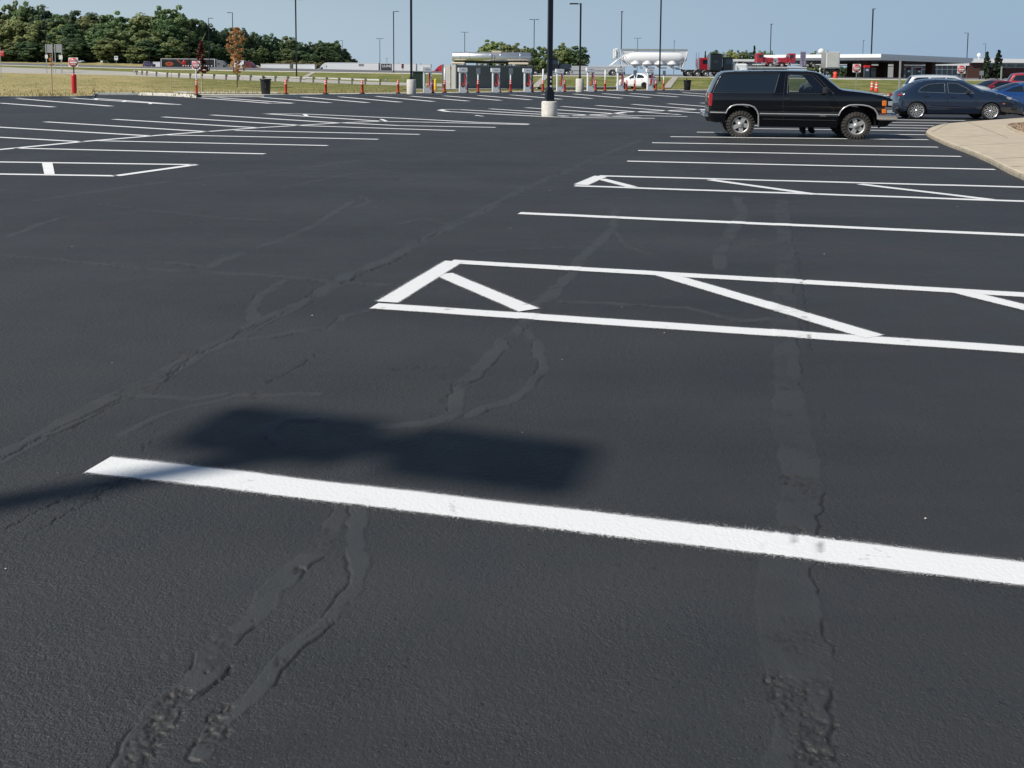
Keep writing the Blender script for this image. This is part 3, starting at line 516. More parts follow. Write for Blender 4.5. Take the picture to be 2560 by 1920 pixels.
pl = [tuple(c_ * (H - .11) / H for c_ in gp(*p)) for p in ((2512,315.5),(2537,331),(2580,342),(2760,350),(2760,306),(2600,307.5),(2543,309.5),(2518,312))]
mb = MB(); n = len(pl)
V = [(x, y, .10) for x, y in pl] + [(x, y, .16) for x, y in pl]; c = np.mean(pl, 0); inn = [tuple(c + (np.array(p) - c) * .93) for p in pl]
V += [(x, y, .16) for x, y in inn] + [(x, y, .13) for x, y in inn]
mb.add(V, [(k * n + i, k * n + (i + 1) % n, (k + 1) * n + (i + 1) % n, (k + 1) * n + i) for k in range(3) for i in range(n)]); tag(mb.build('planter_kerb', M['isl']), kind='structure')
def pebbles(name, poly, z, num, r0, r1, m, label, seed=3):
    rn = random.Random(seed); mb = MB(); P = [np.array(p) for p in poly]; k = 0; xs = [p[0] for p in P]; ys = [p[1] for p in P]
    while k < num:
        x, y = rn.uniform(min(xs), max(xs)), rn.uniform(min(ys), max(ys)); ins = False
        for i in range(len(P)):
            (x1, y1), (x2, y2) = P[i], P[i - 1]
            if (y1 > y) != (y2 > y) and x < (x2 - x1) * (y - y1) / (y2 - y1) + x1: ins = not ins
        if not ins: continue
        k += 1; r = rn.uniform(r0, r1); V = [(x + r * rn.uniform(.7, 1.2) * a, y + r * rn.uniform(.7, 1.2) * b, z(x, y) + r * .75 * c_) for a, b, c_ in ((1, 0, 0), (0, 1, 0), (-1, 0, 0), (0, -1, 0), (0, 0, 1), (0, 0, -.6))]
        mb.add(V, [(0, 1, 4), (1, 2, 4), (2, 3, 4), (3, 0, 4), (1, 0, 5), (2, 1, 5), (3, 2, 5), (0, 3, 5)], rn.randrange(2))
    o = mb.build(name, m); tag(o, label, 'gravel', kind='stuff'); return o
M['peb1'] = mat('pebble_brown', (.16, .10, .06), .9); M['peb2'] = mat('pebble_tan', (.30, .22, .15), .9); M['peb3'] = mat('pebble_white', (.62, .60, .55), .9); M['peb4'] = mat('pebble_grey', (.45, .43, .39), .9)
mb = MB(); mb.add([(x, y, .135) for x, y in inn], [tuple(range(n))]); tag(mb.build('planter_soil', mat('planter_soil', (.10, .07, .05), .95, var=.3, vs_=8)), kind='structure')
pebbles('planter_gravel', inn, lambda x, y: .14, 2600, .02, .05, [M['peb1'], M['peb2']], 'brown gravel filling the planter on the concrete island')
gs = [gp(*p) for p in ((425,238.3),(470,239.8),(640,239.5),(690,239.6))]; gpoly = [(x, y + .55) for x, y in gs] + [(x - .5, y + 3.4) for x, y in gs[::-1]]
pebbles('gravel_strip', gpoly, lambda x, y: terrain(x, y) + .02, 5200, .025, .065, [M['peb3'], M['peb4']], 'pale stones bedded between the white kerb and the grass')
pebbles('loose_grit', [(-3, 2.5), (4, 2.5), (9, 20), (-12, 20)], lambda x, y: .004, 70, .002, .007, [M['peb3'], M['peb4']], 'tiny pale grit scattered on the black asphalt')
# grass tufts along the lot edge and over the near slope
def tufts():
    V = []; Fq = []; n = 20000; a = RNG.uniform(-.56, .56, n)
    for i in range(n):
        px = CX + a[i] * F_; s = stations_fast(a[i]); t = RNG.random() ** 1.6; Y = s[1][0] + .9 * (300 > 0) * (RNG.random() < .0) + (s[2][0] - s[1][0]) * t
        if 497 < px < 2000 and Y < s[1][0] + 1.6: Y += 1.7
        X = a[i] * Y; z = terrain(X, Y); h = RNG.uniform(.03, .10) * (1 + (t < .02)); w = RNG.uniform(.015, .045); th = RNG.uniform(0, 3.14); dx, dy = w * math.cos(th), w * math.sin(th); lx, ly = RNG.normal(0, .05, 2)
        b = len(V); V += [(X - dx, Y - dy, z - .02), (X + dx, Y + dy, z - .02), (X + lx + dx * .2, Y + ly, z + h), (X + lx - dx * .6, Y + ly, z + h * .8)]; Fq.append((b, b + 1, b + 2, b + 3))
    V = np.array(V); leaf = np.repeat(RNG.random(n), 1)
    o = npmesh('grass_tufts', V, np.array(Fq), M['tuft'], attrs={'leaf': ('FACE', leaf)}); tag(o, 'short rough grass growing on the verge beyond the lot', 'grass', kind='stuff')
def stations_fast(a):
    i = int(np.clip(np.searchsorted(AZ, a), 0, len(AZ) - 1)); return ST[i]
M['tuft'] = leaf_mat('tuft_leaves', (.22, .21, .08), (.42, .35, .17), .01); tufts()

# ------------------------------------------------------------------ vehicles
def inpoly(px, py, poly):
    ins = np.zeros(len(px), bool); n = len(poly)
    for i in range(n):
        (x1, y1), (x2, y2) = poly[i], poly[i - 1]
        if y1 == y2: continue
        c = ((y1 > py) != (y2 > py)) & (px < (x2 - x1) * (py - y1) / (y2 - y1) + x1); ins ^= c
    return ins
def seg_dist(px, py, P):
    d = np.full(len(px), 9.)
    for a, b in zip(P[:-1], P[1:]):
        ab = b - a; L = ab @ ab
        if L < 1e-12: continue
        t = np.clip(((px - a[0]) * ab[0] + (py - a[1]) * ab[1]) / L, 0, 1); d = np.minimum(d, np.hypot(px - a[0] - t * ab[0], py - a[1] - t * ab[1]))
    return d
def smooth_poly(P, it=1):
    P = [np.array(p, float) for p in P]
    for _ in range(it):
        Q = [P[0]]
        for a, b in zip(P[:-1], P[1:]): Q += [a * .75 + b * .25, a * .25 + b * .75]
        Q.append(P[-1]); P = Q
    return np.array(P)
def arc(cx, cz, r, a0, a1, n=14, rz=None): rz = rz or r; return [(cx + r * math.cos(R(a0 + (a1 - a0) * i / n)), cz + rz * math.sin(R(a0 + (a1 - a0) * i / n))) for i in range(n + 1)]
def build_car(root, S):
    """S: segs [(part,material,[(x,z)..],crown)] from rear bottom over the roof to front bottom; bottom [(x,z)..] front to rear; wins/doors/lights loops"""
    W0 = S['w']; x0, x1 = S['x']; sec = S['sec']; rr = S.get('r', .07); pe = S.get('plan', .9); pk = S.get('pk', (.16, .12))
    top = []; seg_id = []
    for k, sg in enumerate(S['segs']):
        p = smooth_poly(sg[2], 1 if len(sg[2]) > 2 else 0); p = resample([tuple(q) for q in p], .045)
        if k: p = p[1:]
        top += [tuple(q) for q in p]; seg_id += [k] * len(p)
    T = np.array(top)
    def yf(x, z, d=None):
        x = np.atleast_1d(np.asarray(x, float)); z = np.atleast_1d(np.asarray(z, float))
        if d is None: d = seg_dist(x, z, T)
        w = W0 * np.interp(z, [s[0] for s in sec], [s[1] for s in sec])
        tr = np.clip((x0 + pe - x) / pe, 0, 1); tf = np.clip((x - (x1 - pe)) / pe, 0, 1); w = w * (1 - pk[0] * tr ** 2.5 - pk[1] * tf ** 2.5)
        dd = np.clip(d, 0, rr); return w - (rr - np.sqrt(np.maximum(rr * rr - (rr - dd) ** 2, 0)))
    # side: one constrained triangulation, faces sorted into parts
    bot = resample(S['bottom'], .05); outer = list(map(tuple, T)) + [tuple(p) for p in bot[1:-1]]
    pts = []; edges = []
    def loop(P, closed=True):
        b = len(pts); n = len(P); pts.extend([Vector(p) for p in P]); edges.extend([(b + i, b + (i + 1) % n) for i in range(n if closed else n - 1)])
    loop(outer)
    feats = []
    for (part, m, poly, inset) in S['feats']:
        P = resample(list(poly) + [poly[0]], .05)[:-1]; feats.append((part, m, [tuple(p) for p in P], inset)); loop([tuple(p) for p in P])
    gx, gz = np.meshgrid(np.arange(x0, x1, .07), np.arange(.1, T[:, 1].max(), .06)); gx = gx.ravel() + .011; gz = gz.ravel() + .007
    ok = inpoly(gx, gz, outer); gx, gz = gx[ok], gz[ok]; allb = [np.array(outer + [outer[0]])] + [np.array(f[2] + [f[2][0]]) for f in feats]
    dm = np.min([seg_dist(gx, gz, b) for b in allb], 0); gx, gz = gx[dm > .03], gz[dm > .03]
    # extra rows just inside the upper outline for the rounded shoulder
    nrm = np.gradient(T, axis=0); nrm = np.c_[nrm[:, 1], -nrm[:, 0]] / np.maximum(np.linalg.norm(nrm, axis=1)[:, None], 1e-9)
    for d in (rr * .12, rr * .4, rr * .8):
        q = T + nrm * d; ok = inpoly(q[:, 0], q[:, 1], outer); q = q[ok]; dq = np.min([seg_dist(q[:, 0], q[:, 1], b) for b in allb], 0); q = q[dq > d * .75]; gx = np.r_[gx, q[:, 0]]; gz = np.r_[gz, q[:, 1]]
    pts.extend([Vector((a, b)) for a, b in zip(gx, gz)])
    vs_, _, fs_, *_r = delaunay_2d_cdt(pts, edges, [], 0, 1e-5)
    V = np.array([(v[0], v[1]) for v in vs_]); Fc = np.array([f for f in fs_ if len(f) == 3]); cen = V[Fc].mean(1)
    keep = inpoly(cen[:, 0], cen[:, 1], outer); Fc, cen = Fc[keep], cen[keep]; yv = yf(V[:, 0], V[:, 1])
    own = np.full(len(Fc), -1)
    for k, f in enumerate(feats): own[inpoly(cen[:, 0], cen[:, 1], f[2])] = k
    objs = {}
    for side in (1, -1):
        for k in range(-1, len(feats)):
            sel = Fc[own == k]
            if len(sel) == 0: continue
            part, m, _, inset = (('body', S['paint'], None, 0) if k < 0 else feats[k])
            if part is None: continue
            u, inv = np.unique(sel, return_inverse=True); P = np.c_[V[u, 0], (yv[u] - inset) * side, V[u, 1]]; f = inv.reshape(-1, 3)
            if side < 0: f = f[:, ::-1]
            # orient outward
            a, b, c_ = P[f[0]]; nn = np.cross(b - a, c_ - a)
            if nn[1] * side < 0: f = f[:, ::-1]
            objs.setdefault((part, side if k >= 0 else 0, k), []).append((P, f, m))
    NT = 10; tt = np.linspace(-1, 1, NT + 1); ye = yf(T[:, 0], T[:, 1], np.zeros(len(T)))
    crown = np.array([S['segs'][k][3] for k in seg_id], float); ker = np.ones(5) / 5; crown = np.convolve(np.r_[[crown[0]] * 2, crown, [crown[-1]] * 2], ker, 'valid')
    G = np.zeros((len(T), NT + 1, 3)); pw = 1 - np.abs(tt) ** 2.2
    G[:, :, 0] = T[:, 0:1] - nrm[:, 0:1] * crown[:, None] * pw; G[:, :, 1] = ye[:, None] * tt; G[:, :, 2] = T[:, 1:2] - nrm[:, 1:2] * crown[:, None] * pw
    groups = {}
    for i in range(len(T) - 1): groups.setdefault(seg_id[i + 1], []).append(i)
    body_extra = []
    for k, rows in groups.items():
        part, m = S['segs'][k][:2]; I = np.arange(len(T) * (NT + 1)).reshape(len(T), NT + 1); r = np.array(rows)
        q = np.stack([I[r, :-1], I[r + 1, :-1], I[r + 1, 1:], I[r, 1:]], -1).reshape(-1, 4); u, inv = np.unique(q, return_inverse=True); P = G.reshape(-1, 3)[u]; f = inv.reshape(-1, 4)[:, ::-1]
        if part == 'body': body_extra.append((P, f))
        else: objs.setdefault((part, 2, 100 + k), []).append((P, np.r_[f[:, [0, 1, 2]], f[:, [0, 2, 3]]], m))
    for P, f in body_extra: objs[('body', 0, -1)].append((P, np.r_[f[:, [0, 1, 2]], f[:, [0, 2, 3]]], S['paint']))
    for (part, _, k), lst in objs.items():
        Vs = np.concatenate([l[0] for l in lst]); off = np.cumsum([0] + [len(l[0]) for l in lst[:-1]]); Fs = np.concatenate([l[1] + o for l, o in zip(lst, off)])
        o = npmesh(part, Vs, Fs, lst[0][2], root, smooth=True)
        mo = o.modifiers.new('weld', 'WELD'); mo.merge_threshold = .002
    # dark seams along the doors, slightly proud of the paint
    for (part, m, P, inset) in feats:
        if part != 'door': continue
        for side in (1, -1):
            Q = np.array(P + [P[0]]); y = yf(Q[:, 0], Q[:, 1]); mb = MB(); V_ = []
            g = np.gradient(Q, axis=0); nn = np.c_[g[:, 1], -g[:, 0]] / np.maximum(np.linalg.norm(g, axis=1)[:, None], 1e-9) * .006
            for s in (-1, 1):
                q = Q + nn * s; V_ += [(a, (b + .0025) * side, c_) for a, b, c_ in zip(q[:, 0], y, q[:, 1])]
            n = len(Q); mb.add(V_, [(i, i + 1, n + i + 1, n + i) for i in range(n - 1)]); mb.build('door_seam', M['dark'], root)
    # underbody and wheel wells
    mb = MB(); zc = S.get('clear', .28); wi = W0 - .16
    mb.box((( x0 + x1) / 2, 0, zc + .12), (x1 - x0 - .5, 1.0, .24)); 
    for wx in S['wheels']:
        prof = arc(wx, S['R'], S['ra'], 0, 180, 12)
        for side in (1, -1):
            V_ = [(a, side * (W0 - .06), b) for a, b in prof] + [(a, side * .45, b) for a, b in prof]; n = len(prof)
            mb.add(V_, [(i, i + 1, n + i + 1, n + i) for i in range(n - 1)]); mb.add([(a, side * .46, b) for a, b in prof], [tuple(range(n))])
    mb.box(((x0 + x1) / 2, 0, zc + .27), (S['wheels'][1] - S['wheels'][0] - 2 * S['ra'], 2 * (W0 - .07), .06)); mb.build('underbody', M['dark'], root)
    for sx in S['wheels']:
        for side in (1, -1): make_wheel(root, (sx, side * (W0 - S.get('wi', .13)), S['R']), side, S['R'], S['rr'], S.get('tw', .24), S.get('style', 'ten'), S.get('lug', False), S.get('rimmat', M['rim']))
    return yf, T
WH = {}
def make_wheel(root, loc, side, Rw, rr, tw, style, lug, rm):
    key = (Rw, rr, tw, style, lug, rm.name)
    if key not in WH:
        w = MB(); h = tw / 2
        w.lathe([(rr, -h * .8), (rr + .02, -h), (Rw - .05, -h), (Rw - .015, -h * .8), (Rw, -h * .5), (Rw, h * .5), (Rw - .015, h * .8), (Rw - .05, h), (rr + .02, h), (rr, h * .8)], axis='Y', n=48)
        if lug:
            for i in range(26):
                a = 2 * math.pi * i / 26
                for s in (-1, 1):
                    aa_ = a + (0 if s > 0 else math.pi / 26); c_, s_ = math.cos(aa_), math.sin(aa_); Mx = Matrix(((c_, 0, -s_), (0, 1, 0), (s_, 0, c_)))
                    w.box((c_ * (Rw - .006), s * h * .66, s_ * (Rw - .006)), (.05, h * .62, .042 if i % 2 else .055), m=1, M=Mx); w.box((c_ * (Rw - .045), s * (h + .002), s_ * (Rw - .045)), (.06, .02, .035), m=1, M=Mx)
        rme = MB(); d = h * .75
        rme.lathe([(rr + .008, d + .01), (rr - .012, d + .006), (rr - .03, d - .06), (rr - .03, -d)], axis='Y', n=40); rme.lathe([(rr - .03, d - .09), (.02, d - .09)], axis='Y', n=40, m=1)
        def spoke(a, wi, wo, r0, r1, dz=0.):
            c_, s_ = math.cos(a), math.sin(a); P = []
            for (r, ww) in ((r0, wi), (r1, wo)):
                for sgn in (-1, 1):
                    for yy in (d - .05, d - .008 + dz): P.append((c_ * r - s_ * ww * sgn / 2, yy, s_ * r + c_ * ww * sgn / 2))
            rme.add(P, [(1, 3, 7, 5), (0, 1, 5, 4), (2, 6, 7, 3), (0, 2, 3, 1), (4, 5, 7, 6)])
        R1 = rr - .02
        if style == 'five':
            for i in range(5): spoke(2 * math.pi * i / 5 + .5, rr * .52, rr * .50, .02, R1)
            rme.lathe([(.075, d - .02), (.07, d + .012), (.001, d + .016)], axis='Y', n=20)
        elif style == 'mesh':
            for i in range(10):
                a = 2 * math.pi * i / 10; spoke(a, .03, .026, .03, R1 * .55)
                for s in (-1, 1):
                    c0 = (math.cos(a) * R1 * .45, math.sin(a) * R1 * .45); e = a + s * .22; c1 = (math.cos(e) * R1, math.sin(e) * R1)
                    L = math.hypot(c1[0] - c0[0], c1[1] - c0[1]); an = math.atan2(c1[1] - c0[1], c1[0] - c0[0])
                    rme.box(((c0[0] + c1[0]) / 2, d - .03, (c0[1] + c1[1]) / 2), (L, .04, .026), M=Matrix(((math.cos(an), 0, -math.sin(an)), (0, 1, 0), (math.sin(an), 0, math.cos(an)))))
            rme.lathe([(.05, d - .02), (.045, d), (.001, d)], axis='Y', n=16)
        elif style == 'truck':
            rme.lathe([(rr - .03, d - .03), (rr * .55, d - .02), (rr * .45, d + .05), (.001, d + .06)], axis='Y', n=24)
        else:
            for i in range(10): spoke(2 * math.pi * i / 10, .05, .03, .02, R1)
            rme.lathe([(.05, d - .02), (.045, d), (.001, d)], axis='Y', n=16)
        o1 = w.build('tyre', [M['rubber'], M['tread']] if not lug else [M['tread'], M['tread']]); o2 = rme.build('rim', [rm, M['dark']]); WH[key] = (o1.data, o2.data); bpy.data.objects.remove(o1); bpy.data.objects.remove(o2)
    e = bpy.data.objects.new('wheel', None); link(e, root); e.location = loc; e.rotation_euler = (0, random.uniform(0, 6.28), 0 if side > 0 else math.pi); e.empty_display_size = .2
    link(bpy.data.objects.new('tyre', WH[key][0]), e); link(bpy.data.objects.new('rim', WH[key][1]), e); return e

# -- the black two-door SUV, measured off the photograph (432.9 zoomed px per metre)
def tz(pts): return [((X - 1067.5) / 432.9, (862 - Z) / 432.9) for X, Z in pts]
tpos = gp(1847, 343.6); TR = -.15
troot = thing('black_suv', 'old black two-door SUV with silver wheels and muddy off-road tyres, crossing the empty bays', 'SUV', (0, 0, 0), TR)
thalf = 1415 / 1000.
wv = Matrix.Rotation(TR, 3, 'Z') @ Vector((-1.415, -.87, 0)); troot.location = (tpos[0] - wv.x, tpos[1] - wv.y, 0)
rearq = tz([(150,372),(185,290),(228,200),(262,158),(400,152),(640,148),(868,147),(840,250),(808,368),(480,371)])
fdoor = tz([(945,371),(950,300),(958,185),(975,168),(1080,166),(1190,170),(1225,192),(1310,285),(1400,372),(1150,372)])
doorp = tz([(907,660),(902,500),(905,372),(918,250),(932,152),(1100,146),(1200,150),(1245,172),(1330,262),(1432,372),(1437,500),(1434,660)])
arF = tz([(1905,735),(1902,610),(1885,570),(1855,530),(1800,503),(1740,492),(1660,489),(1600,494),(1545,520),(1510,560),(1490,610),(1485,740)]); arR = tz([(650,740),(645,610),(628,565),(595,525),(545,506),(480,500),(400,502),(350,518),(315,550),(292,600),(290,690)])
M['bright_trim'] = mat('bright_trim', (.52, .52, .51), .3, .45)
S = dict(paint=M['black_paint'], w=.955, x=(tz([(100,0)])[0][0], tz([(2080,0)])[0][0]), r=.045, plan=.55, pk=(.05, .03), clear=.40,
 sec=[(.25,.93),(.45,.965),(.75,1.0),(1.0,1.0),(1.14,.985),(1.15,.965),(1.45,.86),(1.68,.79)],
 segs=[('rear_bumper', M['dark'], tz([(118,688),(100,650),(100,600),(112,582)]), .04), ('tailgate', M['black_paint'], tz([(112,582),(108,530),(110,440),(122,380)]), .05), ('rear_window', M['tint'], tz([(122,380),(170,270),(215,185)]), .05),
  ('body', None, tz([(215,185),(240,158),(275,143),(500,133),(870,128),(1180,131),(1262,144),(1300,163)]), .035), ('windshield', M['tint'], tz([(1300,163),(1340,190),(1420,262),(1500,325)]), .10), ('body', None, tz([(1500,325),(1560,338),(1750,356),(1950,390),(2020,414),(2050,436)]), .05),
  ('grille', M['dark'], tz([(2050,436),(2046,500),(2048,575)]), .03), ('front_bumper', M['chrome'], tz([(2048,575),(2090,580),(2098,620),(2092,662)]), .06), ('body', None, tz([(2090,662),(2040,676),(2010,712)]), .06)],
 bottom=tz([(2010,712),(1935,728),(1905,735)]) + arF[1:] + tz([(1400,740),(1000,740),(700,740)]) + arR + tz([(200,700),(118,688)]),
 feats=[('door', M['black_paint'], doorp, 0), ('window', M['tint'], rearq, .008), ('window', M['clear'], fdoor, .012)],
 wheels=(-1.415, 1.415), R=.332, rr=.208, ra=.47, tw=.27, style='five', lug=True, wi=.145)
yT, _ = build_car(troot, S)
def side_strip(root, pts, yfn, name, m, h=.02, proud=.012, sides=(1, -1)):
    P = resample(pts, .05); y = yfn(P[:, 0], P[:, 1]); g = np.gradient(P, axis=0); nn = np.c_[-g[:, 1], g[:, 0]] / np.maximum(np.linalg.norm(g, axis=1)[:, None], 1e-9) * h / 2
    for s in sides:
        V_ = []; n = len(P)
        for k, pr in ((-1, 0), (-.6, proud), (.6, proud), (1, 0)): V_ += [(a + b * k, s * (yy + pr), c_ + d * k) for a, b, yy, c_, d in zip(P[:, 0], nn[:, 0], y, P[:, 1], nn[:, 1])]
        mb = MB(); mb.add(V_, [(k * n + i, k * n + i + 1, (k + 1) * n + i + 1, (k + 1) * n + i) for k in range(3) for i in range(n - 1)], smooth=True); mb.build(name, m, root)
for a in (arF[1:-1], arR[:-1]): side_strip(troot, a, lambda x, z: np.minimum(yT(x, z), .955), 'arch_trim', M['bright_trim'], .036, .02)
side_strip(troot, tz([(655,596),(1000,597),(1480,599)]), yT, 'side_moulding', M['bright_trim'], .032, .02); side_strip(troot, tz([(655,612),(1000,613),(1480,615)]), yT, 'side_moulding', M['trim'], .05, .016); side_strip(troot, tz([(125,588),(283,590)]), yT, 'side_moulding', M['bright_trim'], .032, .02)
side_strip(troot, tz([(690,655),(1000,658),(1470,662)]), yT, 'side_moulding', M['trim'], .02, .01)
side_strip(troot, fdoor + [fdoor[0]], yT, 'window_frame', M['trim'], .022, .004); side_strip(troot, rearq + [rearq[0]], yT, 'window_frame', M['trim'], .018, .004)
side_strip(troot, tz([(112,372),(500,374),(905,374)]), yT, 'belt_line', M['dark'], .008, .003)
for s in (1, -1):
    yy = .90
    MB().box((tz([(128,450)])[0][0] + .005, s * .865, tz([(0,450)])[0][1]), (.11, .12, .33), bev=.02).build('taillight', M['redlens'], troot)
    for zc, in ((470,), (555,)):
        x_, z_ = tz([(1958, zc)])[0]; h = .135 if zc == 470 else .11
        MB().box((x_, s * .918, z_), (.105, .10, h), bev=.012).build('indicator', M['amber'], troot)
        MB().box((x_ + .13, s * .845, z_), (.15, .20, h * .9), bev=.012).build('headlight', M['lens'], troot)
    MB().box((tz([(2005,0)])[0][0], s * .855, tz([(0,516)])[0][1]), (.19, .22, .045), bev=.01).build('headlight_trim', M['chrome'], troot)
    mx, mz = tz([(1335,338)])[0]
    MB().box((mx, s * 1.07, mz + .0), (.12, .22, .17), bev=.03).cyl((mx + .02, s * .93, mz - .04), (mx, s * 1.0, mz - .03), .03).build('mirror', M['trim'], troot)
    hx, hz = tz([(950,437)])[0]; MB().box((hx, s * (.958), hz), (.15, .03, .05), bev=.01).build('door_handle', M['trim'], troot)
for s in (1, -1): MB().box((tz([(1993,0)])[0][0], s * .93, tz([(0,620)])[0][1]), (.49, .10, .165), bev=.03).build('front_bumper_end', M['chrome'], troot)
hxx, hzz = tz([(82,618)])[0]; MB().box((hxx, -.5, hzz), (.14, .8, .11), bev=.02).box((hxx, .5, hzz), (.14, .8, .11), bev=.02).build('step_bumper', M['chrome'], troot)
ex, ez = tz([(228,690)])[0]; MB().cyl((ex - .12, -.80, ez), (ex + .4, -.7, ez + .02), .028).build('exhaust', M['galv'], troot)
xb = tz([(1985,700)])[0]; MB().box((xb[0], 0, xb[1] + .02), (.22, 1.3, .14), bev=.03).build('skid_plate', M['dark'], troot)
MB().box((tz([(1075,0)])[0][0] - .1, -.4, .85), (.5, .5, .35), bev=.08).box((tz([(1010,0)])[0][0] - .15, -.4, 1.12), (.16, .48, .5), bev=.06).box((tz([(1000,0)])[0][0] - .15, -.4, 1.44), (.1, .25, .14), bev=.04).build('seat', M['interior'], troot)
MB().box((tz([(1075,0)])[0][0] - .1, .4, .85), (.5, .5, .35), bev=.08).box((tz([(1010,0)])[0][0] - .15, .4, 1.08), (.16, .48, .42), bev=.06).build('seat', M['interior'], troot)
MB().box((.95, 0, .98), (.4, 1.5, .22), bev=.06).build('dashboard', M['dark'], troot)
MB().lathe([(.165, 0), (.185, .01), (.185, .02), (.165, .03), (.155, .015), (.165, 0)], o=(0, 0, 0), axis='X', n=24).xf(Matrix.Translation((.68, -.38, 1.1)) @ Matrix.Rotation(R(-25), 4, 'Y')).build('steering_wheel', M['dark'], troot)
MB().box((-.55, 0, .95), (.1, 1.6, .9), m=0).build('cabin_partition', M['dark'], troot)
wp = tz([(1290,175),(1420,300)])
for (a, b) in (((1430,330),(1520,318)),):
    A, B = tz([a, b]); MB().cyl((A[0], -.55, A[1] + .02), (B[0] - .06, -.1, B[1] + .06), .008).build('wiper', M['dark'], troot)
text_part('TAHOE', .05, (tz([(1320,608)])[0][0], -.975, tz([(0,612)])[0][1]), (R(90), 0, 0), M['galv'], troot, 'badge', .002)

troot.scale = (.98, .98, .98)
# -- a person standing on the far side of the black SUV
def person(root_loc, rz):
    nodes = {'pelvis': ((0, 0, .88), .15, .11), 'belly': ((0, 0, 1.02), .145, .105), 'chest': ((.01, 0, 1.22), .165, .115), 'neck0': ((.02, 0, 1.37), .07, .065), 'neck': ((.04, 0, 1.43), .055, .055), 'head0': ((.06, 0, 1.49), .068, .075), 'head1': ((.065, 0, 1.56), .078, .092), 'head2': ((.06, 0, 1.63), .060, .075)}
    E_ = [('pelvis', 'belly'), ('belly', 'chest'), ('chest', 'neck0'), ('neck0', 'neck'), ('neck', 'head0'), ('head0', 'head1'), ('head1', 'head2')]
    nodes['nose'] = ((.155, 0, 1.545), .014, .014); E_.append(('head1', 'nose')); nodes['chin'] = ((.115, 0, 1.475), .03, .028); E_.append(('head0', 'chin'))
    for s, t in ((1, 'l'), (-1, 'r')):
        nodes[t + 'ear'] = ((.05, s * .088, 1.55), .014, .02); E_.append(('head1', t + 'ear'))
        nodes[t + 'hip'] = ((0, s * .10, .84), .10, .10); nodes[t + 'knee'] = ((.03, s * .12, .47), .09, .09); nodes[t + 'calf'] = ((.0, s * .12, .30), .105, .10); nodes[t + 'ank'] = ((-.0, s * .12, .10), .10, .09); nodes[t + 'toe'] = ((.15, s * .14, .055), .06, .05)
        E_ += [('pelvis', t + 'hip'), (t + 'hip', t + 'knee'), (t + 'knee', t + 'calf'), (t + 'calf', t + 'ank'), (t + 'ank', t + 'toe')]
        nodes[t + 'sh'] = ((.0, s * .19, 1.31), .062, .062); hx = .30 if s > 0 else .34; wx, wy, wz = hx, s * .20, 1.16 if s > 0 else 1.22
        nodes[t + 'elb'] = ((.06, s * .25, 1.05), .045, .045); nodes[t + 'wri'] = ((wx, wy, wz), .028, .024); nodes[t + 'palm'] = ((wx + .06, wy, wz + .02), .036, .018)
        E_ += [('chest', t + 'sh'), (t + 'sh', t + 'elb'), (t + 'elb', t + 'wri'), (t + 'wri', t + 'palm')]
        for i, (dy, L) in enumerate(((-.03, .065), (-.01, .078), (.012, .072), (.032, .055))):
            nodes[f'{t}f{i}'] = ((wx + .06 + L * .6, wy + dy, wz + .02), .009, .009); nodes[f'{t}g{i}'] = ((wx + .06 + L, wy + dy, wz - .01), .008, .008); E_ += [(t + 'palm', f'{t}f{i}'), (f'{t}f{i}', f'{t}g{i}')]
        nodes[t + 'th'] = ((wx + .06, wy - s * .055, wz + .01), .010, .010); E_.append((t + 'wri', t + 'th'))
    names = list(nodes); me = bpy.data.meshes.new('person'); me.from_pydata([nodes[k][0] for k in names], [(names.index(a), names.index(b)) for a, b in E_], [])
    o = bpy.data.objects.new('person_tmp', me); C.objects.link(o); sk = o.modifiers.new('s', 'SKIN'); o.modifiers.new('d', 'SUBSURF').levels = 1; o.modifiers['d'].render_levels = 1
    for i, k in enumerate(names): me.skin_vertices[0].data[i].radius = nodes[k][1:]; me.skin_vertices[0].data[i].use_root = (k == 'pelvis')
    bpy.context.view_layer.update(); nm = bpy.data.meshes.new_from_object(o.evaluated_get(bpy.context.evaluated_depsgraph_get())); bpy.data.objects.remove(o)
    for m in (M['skin'], M['shirt'], M['trousers'], M['shoe']): nm.materials.append(m)
    for p in nm.polygons:
        c_ = p.center; z = c_.z; p.use_smooth = True
        p.material_index = 3 if z < .10 else 2 if z < .95 and abs(c_.y) < .3 and c_.x < .22 else 1 if (z < 1.39 and (c_.x < .20)) else 0
    ob = bpy.data.objects.new('person', nm); C.objects.link(ob); ob.location = root_loc; ob.rotation_euler = (0, 0, rz)
    tag(ob, 'person in dark cap, grey shirt and dark trousers standing behind the black two-door SUV', 'person')
    cp = MB(); cp.lathe(sphere_prof(.098, 6, 0, 0, 90), o=(0, 0, 0), n=18); cp.box((.12, 0, .005), (.12, .14, .012), bev=.004); c = cp.build('cap', M['cap'], ob); c.location = (.06, 0, 1.615)
    for s in (1, -1): MB().lathe(sphere_prof(.010, 6), o=(.148, s * .03, 1.565), n=8).build('eye', M['dark'], ob)
    return ob
pp = Matrix.Rotation(TR, 3, 'Z') @ Vector((.50, 1.10, 0)); Ppos = (troot.location.x + pp.x, troot.location.y + pp.y, .006); person(Ppos, math.radians(-78))

